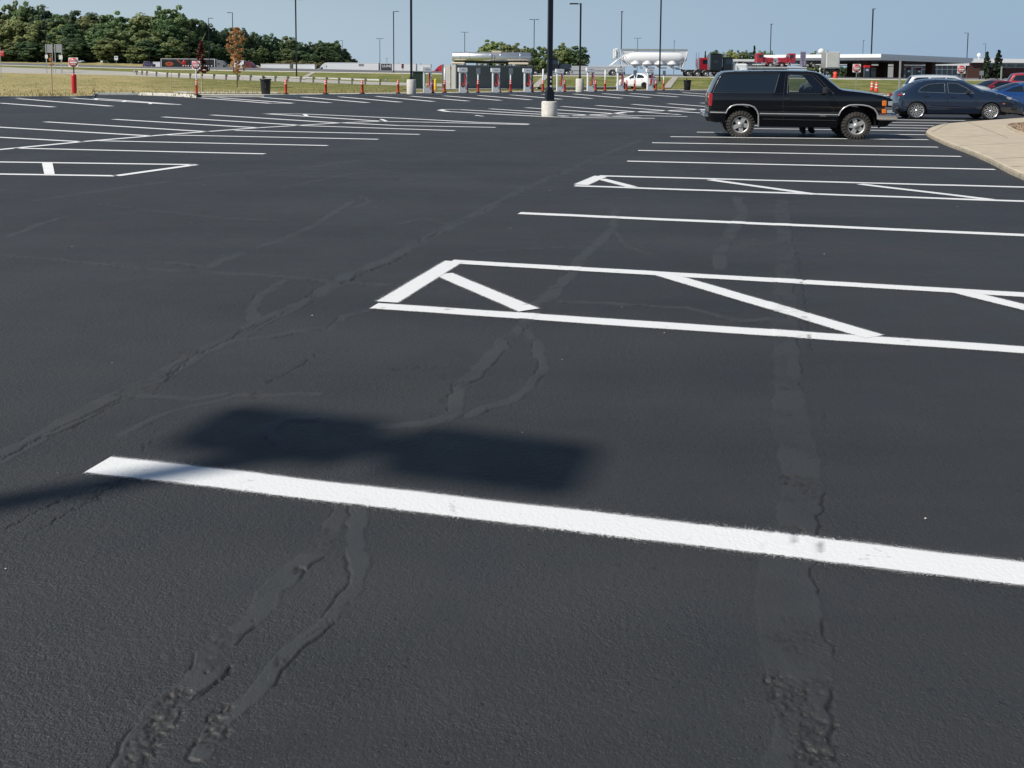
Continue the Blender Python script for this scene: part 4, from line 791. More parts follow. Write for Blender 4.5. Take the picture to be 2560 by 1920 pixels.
# -- modern car bodies from side profiles; z scaled per car
def gen_car(name, label, cat, loc, rz, prof, paint, sc=(1, 1, 1), style='ten', rimm=None, extra=None, group=None, glass=None):
    root = thing(name, label, cat, loc, rz, group); g = glass or M['tint']
    L2 = prof['L'] / 2; wb = prof['wb'] / 2; R_ = prof['R']; ra = prof['ra']; sill = prof['sill']
    fa = arc(wb, R_, ra, -15, 195, 14); ra_ = arc(-wb, R_, ra, -15, 195, 14)
    fa = [p for p in fa if p[1] > sill]; ra_ = [p for p in ra_ if p[1] > sill]
    bottom = [prof['fb']] + fa + [(wb - ra - .02, sill)] + [(-wb + ra + .02, sill)] + ra_ + [prof['rb']]
    Sx = dict(paint=paint, w=prof['w'], x=(-L2, L2), r=prof.get('r', .09), plan=prof.get('plan', 1.0), pk=prof.get('pk', (.2, .28)), clear=sill - .06, sec=prof['sec'], bottom=bottom, wheels=(-wb, wb), R=R_, rr=prof['rr'], ra=ra, tw=.22, style=style, rimmat=rimm or M['rim'], wi=.12)
    Sx['segs'] = [(p, paint if m == 'paint' else M[m], pts, cr) for p, m, pts, cr in prof['segs']]; Sx['feats'] = [(p, paint if m == 'paint' else (g if m == 'glass' else M[m]), pts, ins) for p, m, pts, ins in prof['feats']]
    yf, T = build_car(root, Sx)
    for p, m, pts, ins in prof['feats']:
        if p == 'window': side_strip(root, list(pts) + [pts[0]], yf, 'window_frame', M[prof.get('wframe', 'chrome')], .018, .003)
    for s in (1, -1):
        mx, mz = prof['mirror']; y = float(yf(mx, mz)[0]); MB().box((mx, s * (y + .10), mz), (.12, .2, .13), bev=.03).build('mirror', paint if prof.get('pm') else M['trim'], root)
        for hx, hz in prof['handles']: y = float(yf(hx, hz)[0]); MB().box((hx, s * (y + .008), hz), (.18, .02, .03), bev=.006).build('door_handle', M['dark'] if prof.get('dh') else paint, root)
        for (nm, m, x, z, dims, yo) in prof.get('lights', []): y = float(yf(x, z)[0]); MB().box((x, s * (y + yo), z), dims, bev=.02).build(nm, M[m], root)
    MB().box((L2 - .02, 0, .42), (.05, .52, .12)).build('number_plate', M['signwhite'], root) if prof.get('plate') else None
    return root, yf
# compact crossover (dark blue) – measured from the zoom, x from the rear wheel, metres
k = 833 / 2.9
def mz_(pts): return [((X - 1321.5) / 297.0, (1440 - Z) / 297.0) for X, Z in pts]
MAC = dict(L=4.72, wb=2.805, w=.96, R=.345, rr=.262, ra=.385, sill=.25, fb=mz_([(2140,1370)])[0], rb=mz_([(745,1350)])[0], plan=1.15, pk=(.22, .34), r=.10, wframe='chrome',
 sec=[(.2,.93),(.45,1.0),(.8,1.0),(1.0,.965),(1.08,.93),(1.55,.72)],
 segs=[('rear_bumper', 'paint', mz_([(745,1350),(705,1320),(700,1270),(708,1215)]), .06), ('body', 'paint', mz_([(708,1215),(722,1160),(750,1115)]), .06), ('rear_window', 'tint', mz_([(750,1115),(825,1066),(905,1012)]), .03),
  ('body', 'paint', mz_([(905,1012),(970,984),(1070,966),(1200,962),(1330,968),(1400,978)]), .06), ('windshield', 'tint', mz_([(1400,978),(1470,1005),(1560,1055),(1660,1105)]), .14), ('body', 'paint', mz_([(1660,1105),(1750,1118),(1880,1148),(1990,1190),(2080,1240)]), .12),
  ('grille', 'dark', mz_([(2080,1240),(2120,1285),(2130,1330)]), .2), ('front_bumper', 'paint', mz_([(2130,1330),(2150,1350),(2140,1370)]), .2)],
 feats=[('door', 'paint', mz_([(985,1120),(1010,1060),(1120,1005),(1238,990),(1240,1180),(1245,1345),(1030,1330),(1000,1240),(965,1170)]), 0), ('door', 'paint', mz_([(1250,990),(1370,990),(1480,1060),(1560,1130),(1570,1250),(1575,1360),(1255,1345),(1250,1180)]), 0),
  ('window', 'glass', mz_([(915,1108),(950,1060),(1030,1020),(1130,1005),(1222,1000),(1218,1118),(1040,1112)]), .006), ('window', 'glass', mz_([(1255,1000),(1360,1002),(1470,1062),(1540,1120),(1380,1125),(1258,1118)]), .006)],
 mirror=mz_([(1470,1105)])[0], handles=mz_([(1010,1162),(1300,1170)]), dh=True,
 lights=[('headlight', 'lens', *mz_([(1930,1182)])[0], (.34, .10, .10), -.05), ('side_marker', 'amber', *mz_([(1880,1245)])[0], (.12, .03, .04), 0.), ('taillight', 'redlens', *mz_([(730,1150)])[0], (.22, .08, .08), -.03), ('air_intake', 'dark', *mz_([(1990,1300)])[0], (.4, .12, .14), -.04)])
def place_car(pxr, pyr, yaw, wb2, w, z=0.):
    g = gp(pxr, pyr); o = Matrix.Rotation(yaw, 3, 'Z') @ Vector((-wb2, -w + .1, 0)); return (g[0] - o.x, g[1] - o.y, z)
mr_, myf = gen_car('blue_crossover', 'dark navy blue crossover with lattice alloy wheels parked beside the concrete island', 'car', place_car(2289, 297.6, R(-8), 1.30, .89), R(-8), MAC, M['navy_paint'], style='mesh', rimm=M['rim2']); mr_.scale = (.92, .93, .90)
side_strip(mr_, mz_([(1060,1262),(1300,1275),(1560,1290)]), myf, 'side_moulding', M['navy_paint'], .05, .02)
# silver SUV behind, blue coupe, red car, white hatchback share adapted profiles
def scaled(P, sx, sz, **kw):
    f = lambda pts: [(a * sx, b * sz) for a, b in pts]; Q = dict(P)
    for k_ in ('fb', 'rb', 'mirror'): Q[k_] = (P[k_][0] * sx, P[k_][1] * sz)
    Q['handles'] = f(P['handles']); Q['segs'] = [(a, b, f(c_), d) for a, b, c_, d in P['segs']]; Q['feats'] = [(a, b, f(c_), d) for a, b, c_, d in P['feats']]
    Q['lights'] = [(a, b, x * sx, z * sz, d, e) for a, b, x, z, d, e in P.get('lights', [])]; Q['L'] = P['L'] * sx; Q['wb'] = P['wb'] * sx; Q['sec'] = [(a * sz, b) for a, b in P['sec']]; Q.update(kw); return Q
SUVP = dict(L=4.75, wb=2.85, w=.95, R=.36, rr=.25, ra=.40, sill=.27, fb=(2.2, .3), rb=(-2.2, .3), plan=.8, pk=(.12, .25), r=.08, wframe='chrome', sec=[(.2,.95),(.5,1.),(.95,.99),(1.08,.95),(1.7,.77)],
 segs=[('rear_bumper', 'paint', [(-2.2,.3),(-2.34,.4),(-2.36,.62)], .08), ('tailgate', 'paint', [(-2.36,.62),(-2.33,.95),(-2.26,1.12)], .08), ('rear_window', 'tint', [(-2.26,1.12),(-2.08,1.45),(-1.98,1.62)], .07), ('body', 'paint', [(-1.98,1.62),(-1.8,1.69),(-1.0,1.73),(0,1.71),(.45,1.66)], .05),
  ('windshield', 'tint', [(.45,1.66),(.8,1.45),(1.2,1.12)], .1), ('body', 'paint', [(1.2,1.12),(1.7,1.06),(2.1,.98),(2.28,.88)], .08), ('grille', 'dark', [(2.28,.88),(2.34,.7),(2.35,.5)], .14), ('front_bumper', 'paint', [(2.35,.5),(2.3,.36),(2.2,.3)], .14)],
 feats=[('door', 'paint', [(-1.0,.35),(-1.0,.8),(-1.05,1.15),(-.95,1.58),(-.12,1.6),(-.1,1.1),(-.1,.35)], 0), ('door', 'paint', [(-.08,.35),(-.08,1.1),(-.1,1.6),(.4,1.57),(.8,1.32),(1.08,1.1),(1.0,.35)], 0),
  ('window', 'glass', [(-2.0,1.18),(-1.85,1.5),(-1.7,1.58),(-1.1,1.6),(-1.12,1.15)], .006), ('window', 'glass', [(-1.0,1.15),(-.95,1.56),(-.18,1.58),(-.14,1.12)], .006), ('window', 'glass', [(-.06,1.12),(-.08,1.57),(.36,1.54),(.7,1.33),(.95,1.12)], .006)],
 mirror=(.8, 1.14), handles=[(-.9, .98), (.05, .97)], lights=[('taillight', 'redlens', -2.24, .98, (.2, .12, .12), -.05), ('headlight', 'lens', 2.08, .82, (.3, .12, .12), -.06)])
gen_car('silver_suv', 'silver SUV with a long glasshouse parked behind the navy crossover', 'SUV', (xat(2366, 60), 60.0, 0), R(-14), scaled(SUVP, 1.04, .97), M['silver_paint'])
COUP = dict(L=4.9, wb=2.9, w=.95, R=.34, rr=.25, ra=.38, sill=.22, fb=(2.3, .25), rb=(-2.3, .25), plan=.9, pk=(.12, .2), r=.09, wframe='dark', sec=[(.2,.95),(.5,1.),(.9,.98),(.98,.94),(1.4,.70)],
 segs=[('rear_bumper', 'paint', [(-2.3,.25),(-2.42,.4),(-2.44,.7)], .1), ('body', 'paint', [(-2.44,.7),(-2.42,.95),(-2.2,1.02),(-1.75,1.06)], .05), ('rear_window', 'tint', [(-1.75,1.06),(-1.3,1.25),(-.95,1.38)], .08), ('body', 'paint', [(-.95,1.38),(-.6,1.44),(-.1,1.46),(.25,1.40)], .05),
  ('windshield', 'tint', [(.25,1.40),(.6,1.22),(1.0,1.0)], .1), ('body', 'paint', [(1.0,1.0),(1.6,.97),(2.2,.88),(2.38,.78)], .06), ('grille', 'dark', [(2.38,.78),(2.44,.6),(2.44,.45)], .12), ('front_bumper', 'paint', [(2.44,.45),(2.42,.32),(2.3,.25)], .12)],
 feats=[('door', 'paint', [(-.75,.3),(-.8,.9),(-.7,1.3),(.1,1.36),(.55,1.14),(.8,.98),(.75,.3)], 0), ('window', 'glass', [(-1.6,1.03),(-1.2,1.22),(-.85,1.32),(-.78,1.02)], .006), ('window', 'glass', [(-.70,1.0),(-.70,1.32),(.08,1.35),(.48,1.14),(.68,.99)], .006)],
 mirror=(.6, 1.02), handles=[(-.55, .86)], pm=True, lights=[('headlight', 'lens', 2.2, .7, (.25, .1, .1), -.06), ('taillight', 'redlens', -2.32, .8, (.2, .1, .12), -.05)])
gen_car('blue_coupe', 'bright blue coupe half hidden at the right edge behind the navy crossover', 'car', (xat(2598, 42.), 42., 0), R(-12), scaled(COUP, 1., .93), M['blue_paint'])
gen_car('red_suv', 'red boxy SUV at the far right beyond the blue coupe', 'SUV', (xat(2600, 76), 76., .1), R(-20), scaled(SUVP, 1., 1.06), M['red_paint'])
gen_car('maroon_car', 'low maroon car seen between the silver SUV and the blue coupe', 'car', (xat(2483, 66), 66., .0), R(190), scaled(COUP, 1., .95), M['maroon_paint'])
wx, wy = gp(1612, 226.3); wx = xat(1597, 108.5)
gen_car('white_crossover', 'white electric crossover parked on the lane behind the chargers', 'car', (wx, 108.5, .16), R(180 - 42), scaled(MAC, .98, 1.04), M['white_paint'], style='ten', rimm=M['dark'])

# ------------------------------------------------------------------ chargers, posts, signs
def solveY(px, row, y0=None):
    y0 = y0 or stations(px)[0][0] + .05; Y = y0
    for i in range(4000):
        if zat(px, row, Y) <= terrain(xat(px, Y, row), Y) and i > 0: return Y
        if terrain(xat(px, Y), Y) >= zat(px, row, Y): return Y
        Y += .1
    return Y
CH = R(-58)
def charger():
    t = thing('charger', '', 'charger')
    P = lambda x0, x1, z0, z1, r, n=6: [(x1 - r + r * math.cos(a), z1 - r + r * math.sin(a)) for a in np.linspace(0, math.pi / 2, n)] + [(x0 + r + r * math.cos(a), z1 - r + r * math.sin(a)) for a in np.linspace(math.pi / 2, math.pi, n)] + [(x0 + r + r * math.cos(a), z0 + r + r * math.sin(a)) for a in np.linspace(math.pi, 1.5 * math.pi, n)] + [(x1 - r + r * math.cos(a), z0 + r + r * math.sin(a)) for a in np.linspace(1.5 * math.pi, 2 * math.pi, n)]
    o = P(-.29, .29, .0, 1.86, .07); h = P(-.20, .19, .40, 1.55, .18); n = len(o); D = .12; mb = MB()
    V = [(a, y, b) for y in (-D, D) for a, b in o] + [(a, y, b) for y in (-D, D) for a, b in h]
    fs = []
    for i in range(n):
        j = (i + 1) % n
        fs += [(i, j, 2 * n + j, 2 * n + i), (n + j, n + i, 3 * n + i, 3 * n + j), (j, i, n + i, n + j), (2 * n + i, 2 * n + j, 3 * n + j, 3 * n + i)]
    mb.add(V, fs); mb.build('body', M['chargerwhite'], t)
    MB().prism(P(-.39, .31, 1.60, 1.93, .06), -.165, .165).build('cap', M['chargerwhite'], t)
    MB().box((.07, 0, .95), (.012, .3, 1.0)).box((0, .12, .95), (.38, .02, 1.06)).build('inner_panel', M['chargerred'], t) if False else MB().box((.150, 0, 1.02), (.07, .20, .95), bev=.02).build('inner_panel', M['chargerred'], t)
    cb = [(.12, -.10, 1.42)] + [(.10 + .05 * math.cos(a) - .04, -.14, .78 + .26 * math.sin(a)) for a in np.linspace(0, -math.pi, 9)] + [(.0, -.12, 1.1)]
    MB().tube([(.10, -.10, 1.45), (.10, -.16, 1.2), (.11, -.18, .9), (.08, -.18, .66), (.0, -.17, .54), (-.06, -.16, .64), (-.05, -.14, .8)], .027, m=0).build('cable', M['chargerred'], t)
    MB().tube([(.10, -.10, 1.45), (.13, -.15, 1.3), (.12, -.15, 1.15)], .03).build('connector', M['dark'], t)
    text_part('TESLA', .11, (0, -.169, 1.77), (R(90), 0, 0), M['grey_text'], t, xs=1.25); return t
c0 = charger(); ords = ['first', 'second', 'third', 'fourth', 'fifth', 'sixth', 'seventh', 'eighth']
where = ['beside the green cabinet', 'before the pale end of the enclosure', 'before the middle of the enclosure', 'at the far end of the enclosure', 'right of the nearest lamp post', 'right of the stubby lamp base', 'before the white car nose', 'before the white car tail']
CHX = [(1068.5,233.2),(1157.5,232.2),(1239.5,231.4),(1318.5,230.6),(1399.5,229.6),(1476,228.9),(1550.5,227.7),(1625,226.9)]
def kerbpt(px, row): g = gp(px, row); k = (H - .15) / H; return (g[0] * k, g[1] * k, .15)
for i, (px, row) in enumerate(CHX):
    p = kerbpt(px, row); lb = f'{ords[i]} white fast charger from left, {where[i]}'
    sc = (1, 1, 1) if i < 5 else (1.06, 1.06, 1.08)
    if i == 0: c0.location = p; c0.rotation_euler = (0, 0, R(16)); c0['label'] = lb; c0['group'] = 'row of fast chargers'
    else: dup(c0, p, R(16), lb, 'row of fast chargers', sc)
def delineator():
    t = thing('delineator', '', 'bollard'); m = MB(); m.lathe([(.001, 0), (.19, 0), (.19, .02), (.12, .05), (.08, .09), (.065, .1), (.001, .1)], n=14); m.build('base', M['dark'], t)
    m = MB(); m.lathe([(.075, .1), (.07, .62), (.082, .63), (.082, .66), (.066, .67), (.062, .74), (.076, .75), (.076, .78), (.060, .79), (.060, .93), (.035, .96), (.001, .96)], n=14); m.build('post', M['orange'], t)
    m = MB(); m.lathe([(.070, .685), (.068, .735)], n=14); m.lathe([(.064, .80), (.064, .85)], n=14); m.build('reflective_band', M['signwhite'], t); return t
def signpost_top(t, plate):
    MB().lathe([(.05, .93), (.05, 1.85), (.001, 1.86)], n=10).build('upper_post', M['signwhite'], t)
    if plate: MB().box((0, -.05, 1.64), (.28, .012, .46), bev=.004).build('sign_plate', M['signback'], t)
DL = [(715,235.8,'left of the black bin row, first after the wide bin'),(814.5,235.4,'second standing alone on the pale kerb right of the bin'),(906,234.8,'third standing alone on the pale kerb'),(995.5,234.2,'nearest to the left of the concrete lamp base'),
 (1081.5,233.0,'at the foot of the first charger'),(1167.5,232.2,'at the foot of the second charger'),(1249,231.4,'at the foot of the third charger'),(1331,230.6,'at the foot of the fourth charger'),(1411.5,229.4,'at the foot of the fifth charger'),(1489,228.2,'at the foot of the sixth charger'),(1566,227.3,'right of the seventh charger before the white car'),(1639.5,226.4,'at the foot of the eighth charger')]
d0 = delineator()
for i, (px, row, wh) in enumerate(DL):
    lb = 'orange flexible post with white bands, ' + wh; lb = ' '.join(lb.split()[:16])
    if i == 0: d0.scale = (1.2, 1.2, 1.03); d0.location = kerbpt(px, row); d0['label'] = lb; d0['group'] = 'orange flexible posts on the kerb'
    else: dup(d0, kerbpt(px, row), random.uniform(0, 6), lb, 'orange flexible posts on the kerb')
for i, (px, row, pl_) in enumerate([(1111.5,232.6,0),(1195.2,231.8,1),(1276.3,230.9,1),(1357.3,229.8,0),(1512.5,227.6,0),(1586,226.8,1),(1659,226.0,1)]):
    t = copy_tree(d0); t.name = 'charger_sign_post'; t.location = kerbpt(px, row); t.rotation_euler = (0, 0, R(20)); signpost_top(t, pl_); t['category'] = 'sign post'; t['group'] = 'charger bay sign posts'
    t['label'] = ['white post on an orange sleeve beside the pale end of the enclosure', 'white post with small grey plate between second and third chargers', 'white post with small grey plate between third and fourth chargers', 'white post on an orange sleeve just left of the big lamp post', 'white post on an orange sleeve between sixth and seventh chargers', 'white plated post on orange sleeve in front of the white car doors', 'white plated post on orange sleeve right of the last charger'][i]
# corrugated enclosure
e0 = gp(1141, 225.8); ea = R(40); t = thing('equipment_enclosure', 'grey corrugated steel equipment enclosure behind the chargers with a paler coloured sunlit gated end', 'enclosure', (e0[0], e0[1], .1), ea)
def corr(L, h, pitch=.30, d=.05):
    P = []; x = 0
    while x < L: P += [(x, 0), (min(x + pitch * .35, L), 0), (min(x + pitch * .5, L), d), (min(x + pitch * .85, L), d)]; x += pitch
    P.append((L, 0)); V = [(a, b, 0) for a, b in P] + [(a, b, h) for a, b in P]; n = len(P); return V, [(i, i + 1, n + i + 1, n + i) for i in range(n - 1)]
LE, HE, WE = 9.9, 2.42, 2.2
V, fs = corr(LE, HE); MB().add([(x, -y * 1, z) for x, y, z in V], fs).build('long_wall', M['corr'], t)
V, fs = corr(WE, HE, .17, .035); MB().add([(y, WE - x, z) for x, y, z in V], [f[::-1] for f in fs]).xf(Matrix.Identity(4)).build('gate', mat('sunlit_corrugated', (.50, .50, .48), .5, var=.06, vs_=2), t)  # sunlit brightness painted in: same sheeting, paler colour on the sun-facing end
V, fs = corr(LE, HE); MB().add([(x, WE + y * 1, z) for x, y, z in V], [f[::-1] for f in fs]).build('back_wall', M['corr'], t)
V, fs = corr(WE, HE, .3, .05); MB().add([(LE + y, x, z) for x, y, z in V], fs).build('end_wall', M['corr'], t)
for x, y in ((-.04, -.04), (LE + .04, -.04), (-.04, WE + .04), (LE + .04, WE + .04)): MB().box((x, y, HE / 2 + .02), (.12, .12, HE + .08)).build('corner_post', M['corr'], t)
MB().box((-.03, WE * .42, HE / 2), (.03, .03, HE)).box((-.05, WE * .42, .5), (.05, .1, .08)).box((-.05, WE * .42, 2.1), (.05, .1, .08)).build('gate_latch', M['dark'], t)
for x in (1.5, 3.6, 4.4, 6.0, 8.2): MB().box((x, .8, HE + .06), (.3, .5, .22), bev=.03).build('roof_vent', M['galv'], t)
# green cabinet, yellow sleeve, bins
p = at(1048, 97.); t = thing('transformer_cabinet', 'dark green metal transformer cabinet behind the first charger', 'cabinet', p, R(5))
MB().box((0, 0, .82), (1.25, 1.1, 1.64), bev=.03).build('body', M['green_box'], t); MB().box((0, 0, 1.68), (1.34, 1.2, .1), bev=.03).build('lid', M['green_box'], t); MB().box((.35, -.565, .85), (.03, .03, 1.3)).box((.45, -.57, 1.2), (.1, .03, .2)).build('door_handle', M['galv'], t)
t = thing('safety_bollard', 'short yellow safety bollard right of the first charger', 'bollard', at(1088.5, 93.)); MB().lathe([(.11, 0), (.11, .95), (.09, 1.0), (.05, 1.04), (.001, 1.05)], n=16).build('sleeve', M['yellow'], t)
def bin_(name, px, row, label, w=1.0):
    t = thing(name, label, 'bin', kerbpt(px, row)); MB().lathe([(.001, .0), (.27 * w, .0), (.28 * w, .04), (.34 * w, .95), (.34 * w, 1.0)], n=24).build('body', M['bin'], t)
    MB().lathe([(.345 * w, .93), (.385 * w, .94), (.385 * w, 1.02), (.30 * w, 1.03), (.30 * w, .9)], n=24).build('rim', M['bin'], t); MB().box((-.1, 0, 1.12), (.05, .03, .22)).box((-.02, .02, 1.1), (.16, .02, .05)).build('lid_arm', M['bin'], t)
    m = MB(); m.box((.0, -.30 * w, .55), (.22, .03, .3)).build('side_panel', M['dark'], t)
bin_('trash_can', 664.5, 235.6, 'round black trash can on the kerb left of the orange posts', 1.02); bin_('trash_can', 1718, 225.4, 'round black trash can beyond the chargers near the black SUV', 1.1)
# road signs
def dne(t, z, s, text=True, dz=0.):
    MB().box((0, 0, z), (s, .012, s), bev=.03).build('plate', M['signwhite'], t)
    MB().lathe([(.001, -.010), (s * .47, -.010), (s * .47, -.004)], o=(0, 0, z), axis='Y', n=36).build('disc', M['signred'], t); MB().box((0, -.013, z), (s * .74, .004, s * .16)).build('bar', M['signwhite'], t)
    text_part('DO NOT', s * .17, (0, -.014, z + s * .22), (R(90), 0, 0), M['signwhite'], t, bold=.003); text_part('ENTER', s * .17, (0, -.014, z - s * .22), (R(90), 0, 0), M['signwhite'], t, bold=.003)
def sign_thing(px, row, label, y0=None, name='do_not_enter_sign', rz=0.): Y = solveY(px, row) if y0 is None else y0; return thing(name, label, 'sign', at(px, Y, row), rz), Y
t, Y = sign_thing(186, 234.0, 'do not enter sign on a black post in a thick red sleeve on the grass'); zb = t.location.z; Z = lambda r, px=186: zat(px, r, Y) - zb
MB().lathe([(.15, 0), (.155, Z(190)), (.12, Z(186)), (.001, Z(184.5))], n=20).build('sleeve', M['redpost'], t); MB().box((0, .03, (Z(184) + Z(150)) / 2), (.06, .05, Z(150) - Z(184))).build('post', M['dark'], t); dne(t, Z(156), .62)
p = kerbpt(492, 238.6); t = thing('do_not_enter_sign', 'do not enter sign on a white post with orange sleeve, between the saplings', 'sign', p); Y = p[1]; zb = p[2]
for ch in list(d0.children): copy_tree(ch, t)
MB().lathe([(.045, .93), (.045, zat(492, 172, Y) - zb)], n=10).build('upper_post', M['signwhite'], t); dne(t, zat(492, 162.8, Y) - zb, .52)
for px, row, lab in ((2141, 170.5, 'do not enter sign on a thin post left of the square steel post'), (2403, 173.5, 'do not enter sign seen above the roof of the navy crossover')):
    Y = 96.; p = at(px, Y); t = thing('do_not_enter_sign', lab, 'sign', p); zc = zat(px, row, Y) - p[2]; dne(t, zc, .80); MB().box((0, .03, zc / 2), (.05, .04, zc)).build('post', M['galv'], t)
Y = 118.; p = at(1, Y); t = thing('wrong_way_sign', 'red wrong way sign cut by the left edge of the view', 'sign', p); zc = zat(1, 133, Y) - p[2]
MB().box((0, 0, zc), (1.05, .012, .68), bev=.03).build('plate', M['signred'], t); text_part('WRONG', .24, (0, -.012, zc + .14), (R(90), 0, 0), M['signwhite'], t); text_part('WAY', .24, (0, -.012, zc - .16), (R(90), 0, 0), M['signwhite'], t); MB().box((.08, .03, zc / 2 + .3), (.06, .04, zc + .9)).build('post', M['galv'], t)
for px, r0, r1, w, lab in ((125.5,110.5,132,19,'large grey sign back on two legs, left one of the pair by the ramp'),(148,110.5,131.5,20,'large grey sign back on two legs, right one of the pair by the ramp')):
    Y = 205.; p = at(px, Y); t = thing('sign_back', lab, 'sign', p); za, zb_ = zat(px, r0, Y) - p[2], zat(px, r1, Y) - p[2]; ww = w / 2 * Y / F_
    MB().box((0, 0, (za + zb_) / 2), (2 * ww, .03, za - zb_)).build('panel', M['signback'], t)
    for s in (-1, 1): MB().box((s * ww * .8, -.06, za / 2), (.12, .08, za)).build('leg', M['galv'], t)
for px, r0, r1, w, Y, gr, lab in ((118.5,137,146,7,204,.0,'small pale sign low on the left leg of the grey sign pair'),(154,138,148.5,9,204,.0,'small pale sign low on the right leg of the grey sign pair'),(255.5,151.5,156,5,214,1,'tiny sign plate on a thin post beside the ramp'),(292,140,150.5,9,262,1,'small white sign with dark lettering beside the far road'),(2453,177,188.5,10,140,1,'small beige sign plate beside the spruces'),(1007,160,171,6,142,1,'narrow red and dark sign on a post left of the green cabinet')):
    p = at(px, Y); t = thing('small_sign', lab, 'sign', p); za, zb_ = zat(px, r0, Y) - p[2], zat(px, r1, Y) - p[2]; ww = w * Y / F_
    MB().box((0, -.1, (za + zb_) / 2), (ww, .03, za - zb_)).build('panel', M['maroon_paint'] if px == 1007 else M['signback'] if w > 9 else M['signwhite'], t)
    if px == 292: MB().box((0, -.12, zb_ + (za - zb_) * .7), (ww * .7, .01, (za - zb_) * .16)).build('lettering', M['dark'], t)
    MB().box((0, -.05, za / 2), (.08, .06, za)).build('post', M['galv'], t)
Y = 150.; p = at(2006, Y); t = thing('lilac_sign', 'tall narrow lilac grey sign behind the roof of the black SUV', 'sign', p); za, zb_ = zat(2006, 129, Y) - p[2], zat(2006, 164, Y) - p[2]; lil = mat('lilac_panel', (.30, .28, .36), .5)
MB().box((0, 0, (za + zb_) / 2), (.86, .04, za - zb_)).build('panel', lil, t); m = MB()
for i in range(5): m.box((0, -.03, za - .25 - i * .26), (.62 - .1 * (i % 2), .01, .1))
m.box((.02, -.03, zb_ + .4), (.12, .01, .5)).build('lettering', M['purple_paint'], t)
for s in (-.25, .25): MB().box((s, .05, zb_ / 2), (.07, .05, zb_)).build('leg', M['galv'], t)
for px, r0, row, lab in ((2249.5, 152, 226, 'square steel post standing on the verge left of the navy crossover'), (2503, 167, 209, 'thin pale double post beyond the blue coupe')):
    Y = 95. if px < 2300 else 118.; p = at(px, Y); t = thing('steel_post', lab, 'post', p); h = zat(px, r0, Y) - p[2]; MB().box((0, 0, h / 2), (.14, .14, h), bev=.01).build('shaft', M['galv'], t); MB().box((0, 0, h + .02), (.16, .16, .04)).build('top_cap', M['galv'], t)
for px, lab in ((2181, 'orange and white channelizer cone, left one of the pair on the verge'), (2192.5, 'orange and white channelizer cone, right one of the pair on the verge')):
    Y = 92. if px > 2190 else 96.; p = at(px, Y); t = thing('traffic_cone', lab, 'cone', p, group='cones on the verge'); MB().box((0, 0, .03), (.42, .42, .06)).build('base', M['dark'], t)
    MB().lathe([(.17, .06), (.10, .95), (.03, 1.0)], n=14).build('body', M['orange'], t); MB().lathe([(.142, .42), (.135, .52)], n=14).lathe([(.124, .68), (.117, .78)], n=14).build('band', M['signwhite'], t)
t = thing('traffic_drum', 'orange drum standing on the far road beside the white trailer end', 'drum', at(2088, 150.)); MB().lathe([(.001, 0), (.35, 0), (.33, .1), (.28, .5), (.26, 1.0), (.001, 1.02)], n=14).build('body', M['orange'], t)
for px, r0, r1, lab in ((429, 177, 230.5, 'bare pale stake left of the do not enter sign in the gravel'), (607, 177, 200.3, 'thin grey marker post behind the guardrail right of the orange tree'), (441-340, 188, 190, '')):
    if not lab: continue
    Y = solveY(px, r1); p = at(px, Y, r1); t = thing('stake', lab, 'stake', p); h = zat(px, r0, Y) - p[2]; MB().cyl((0, 0, 0), (0, 0, h), .035, .025, n=8).build('shaft', M['stake'], t)

# ------------------------------------------------------------------ lamp posts
def lamp(px, top, label, Y=None, h=None, base_row=None, head='single', side=1, pole=.11, cbase=None, group='lamp posts', rz=0., flare=False, loc=None):
    if loc is not None: p = loc
    else:
        if base_row is not None: Y = solveY(px, base_row) if Y is None else Y
        p = at(px, Y)
    z0 = p[2]; h = h or zat(px, top, Y) - z0
    t = thing('lamp_post', label, 'lamp post', p, rz, group); zb = 0
    if cbase: MB().lathe([(cbase[0], -.05), (cbase[0], cbase[1] - .04), (cbase[0] - .03, cbase[1]), (.001, cbase[1])], n=28).build('concrete_base', M['oldconc'], t); zb = cbase[1]
    if flare: m = MB(); w = .17; m.box((0, 0, zb + .19), (.30, .30, .38), bev=.02); m.box((0, 0, zb + .40), (.25, .25, .04), bev=.01); m.build('base_cover', M['pole'], t)
    else: MB().box((0, 0, zb + .1), (pole * 2.2, pole * 2.2, .2), bev=.02).build('base_cover', M['pole'], t)
    MB().box((0, 0, (h + zb) / 2), (pole * 1.5, pole * 1.5, h - zb), bev=.012).build('pole', M['pole'], t) if pole >= .1 else MB().cyl((0, 0, zb), (0, 0, h), pole, pole * .8, n=8).build('pole', M['pole'], t)
    hs = [1, -1] if head == 'twin' else [side]
    for s in hs:
        if head == 'front': hx, hy = 0, -.45
        else: hx, hy = s * .62, 0
        MB().box((hx * .5, hy * .5, h - .06), (abs(hx) or .08, abs(hy) or .08, .07)).build('arm', M['pole'], t)
        MB().box((hx, hy, h - .05), (.72 if head != 'front' else .42, .42 if head != 'front' else .72, .10), bev=.02).build('lamp_head', M['pole'], t)
        if head == 'front': break
    return t
L_ = lamp(1376, -40, 'nearest black lamp post on a white concrete drum in the middle of the lot', loc=(*gp(1373.5, 290.5), 0), h=8.6, head='twin', pole=.118, cbase=(.30, .56), flare=True, rz=R(12))
m = MB()
for z, w in ((1.45, .06), (1.30, .05), (1.12, .07)): m.box((0.02, -.091, z), (w, .004, .07))
m.build('sticker', M['signwhite'], L_)
lamp(1030, -30, 'black lamp post on a pale concrete drum beside the green cabinet', loc=kerbpt(1028.5, 233.6), h=8.6, head='twin', pole=.105, cbase=(.34, 1.02))
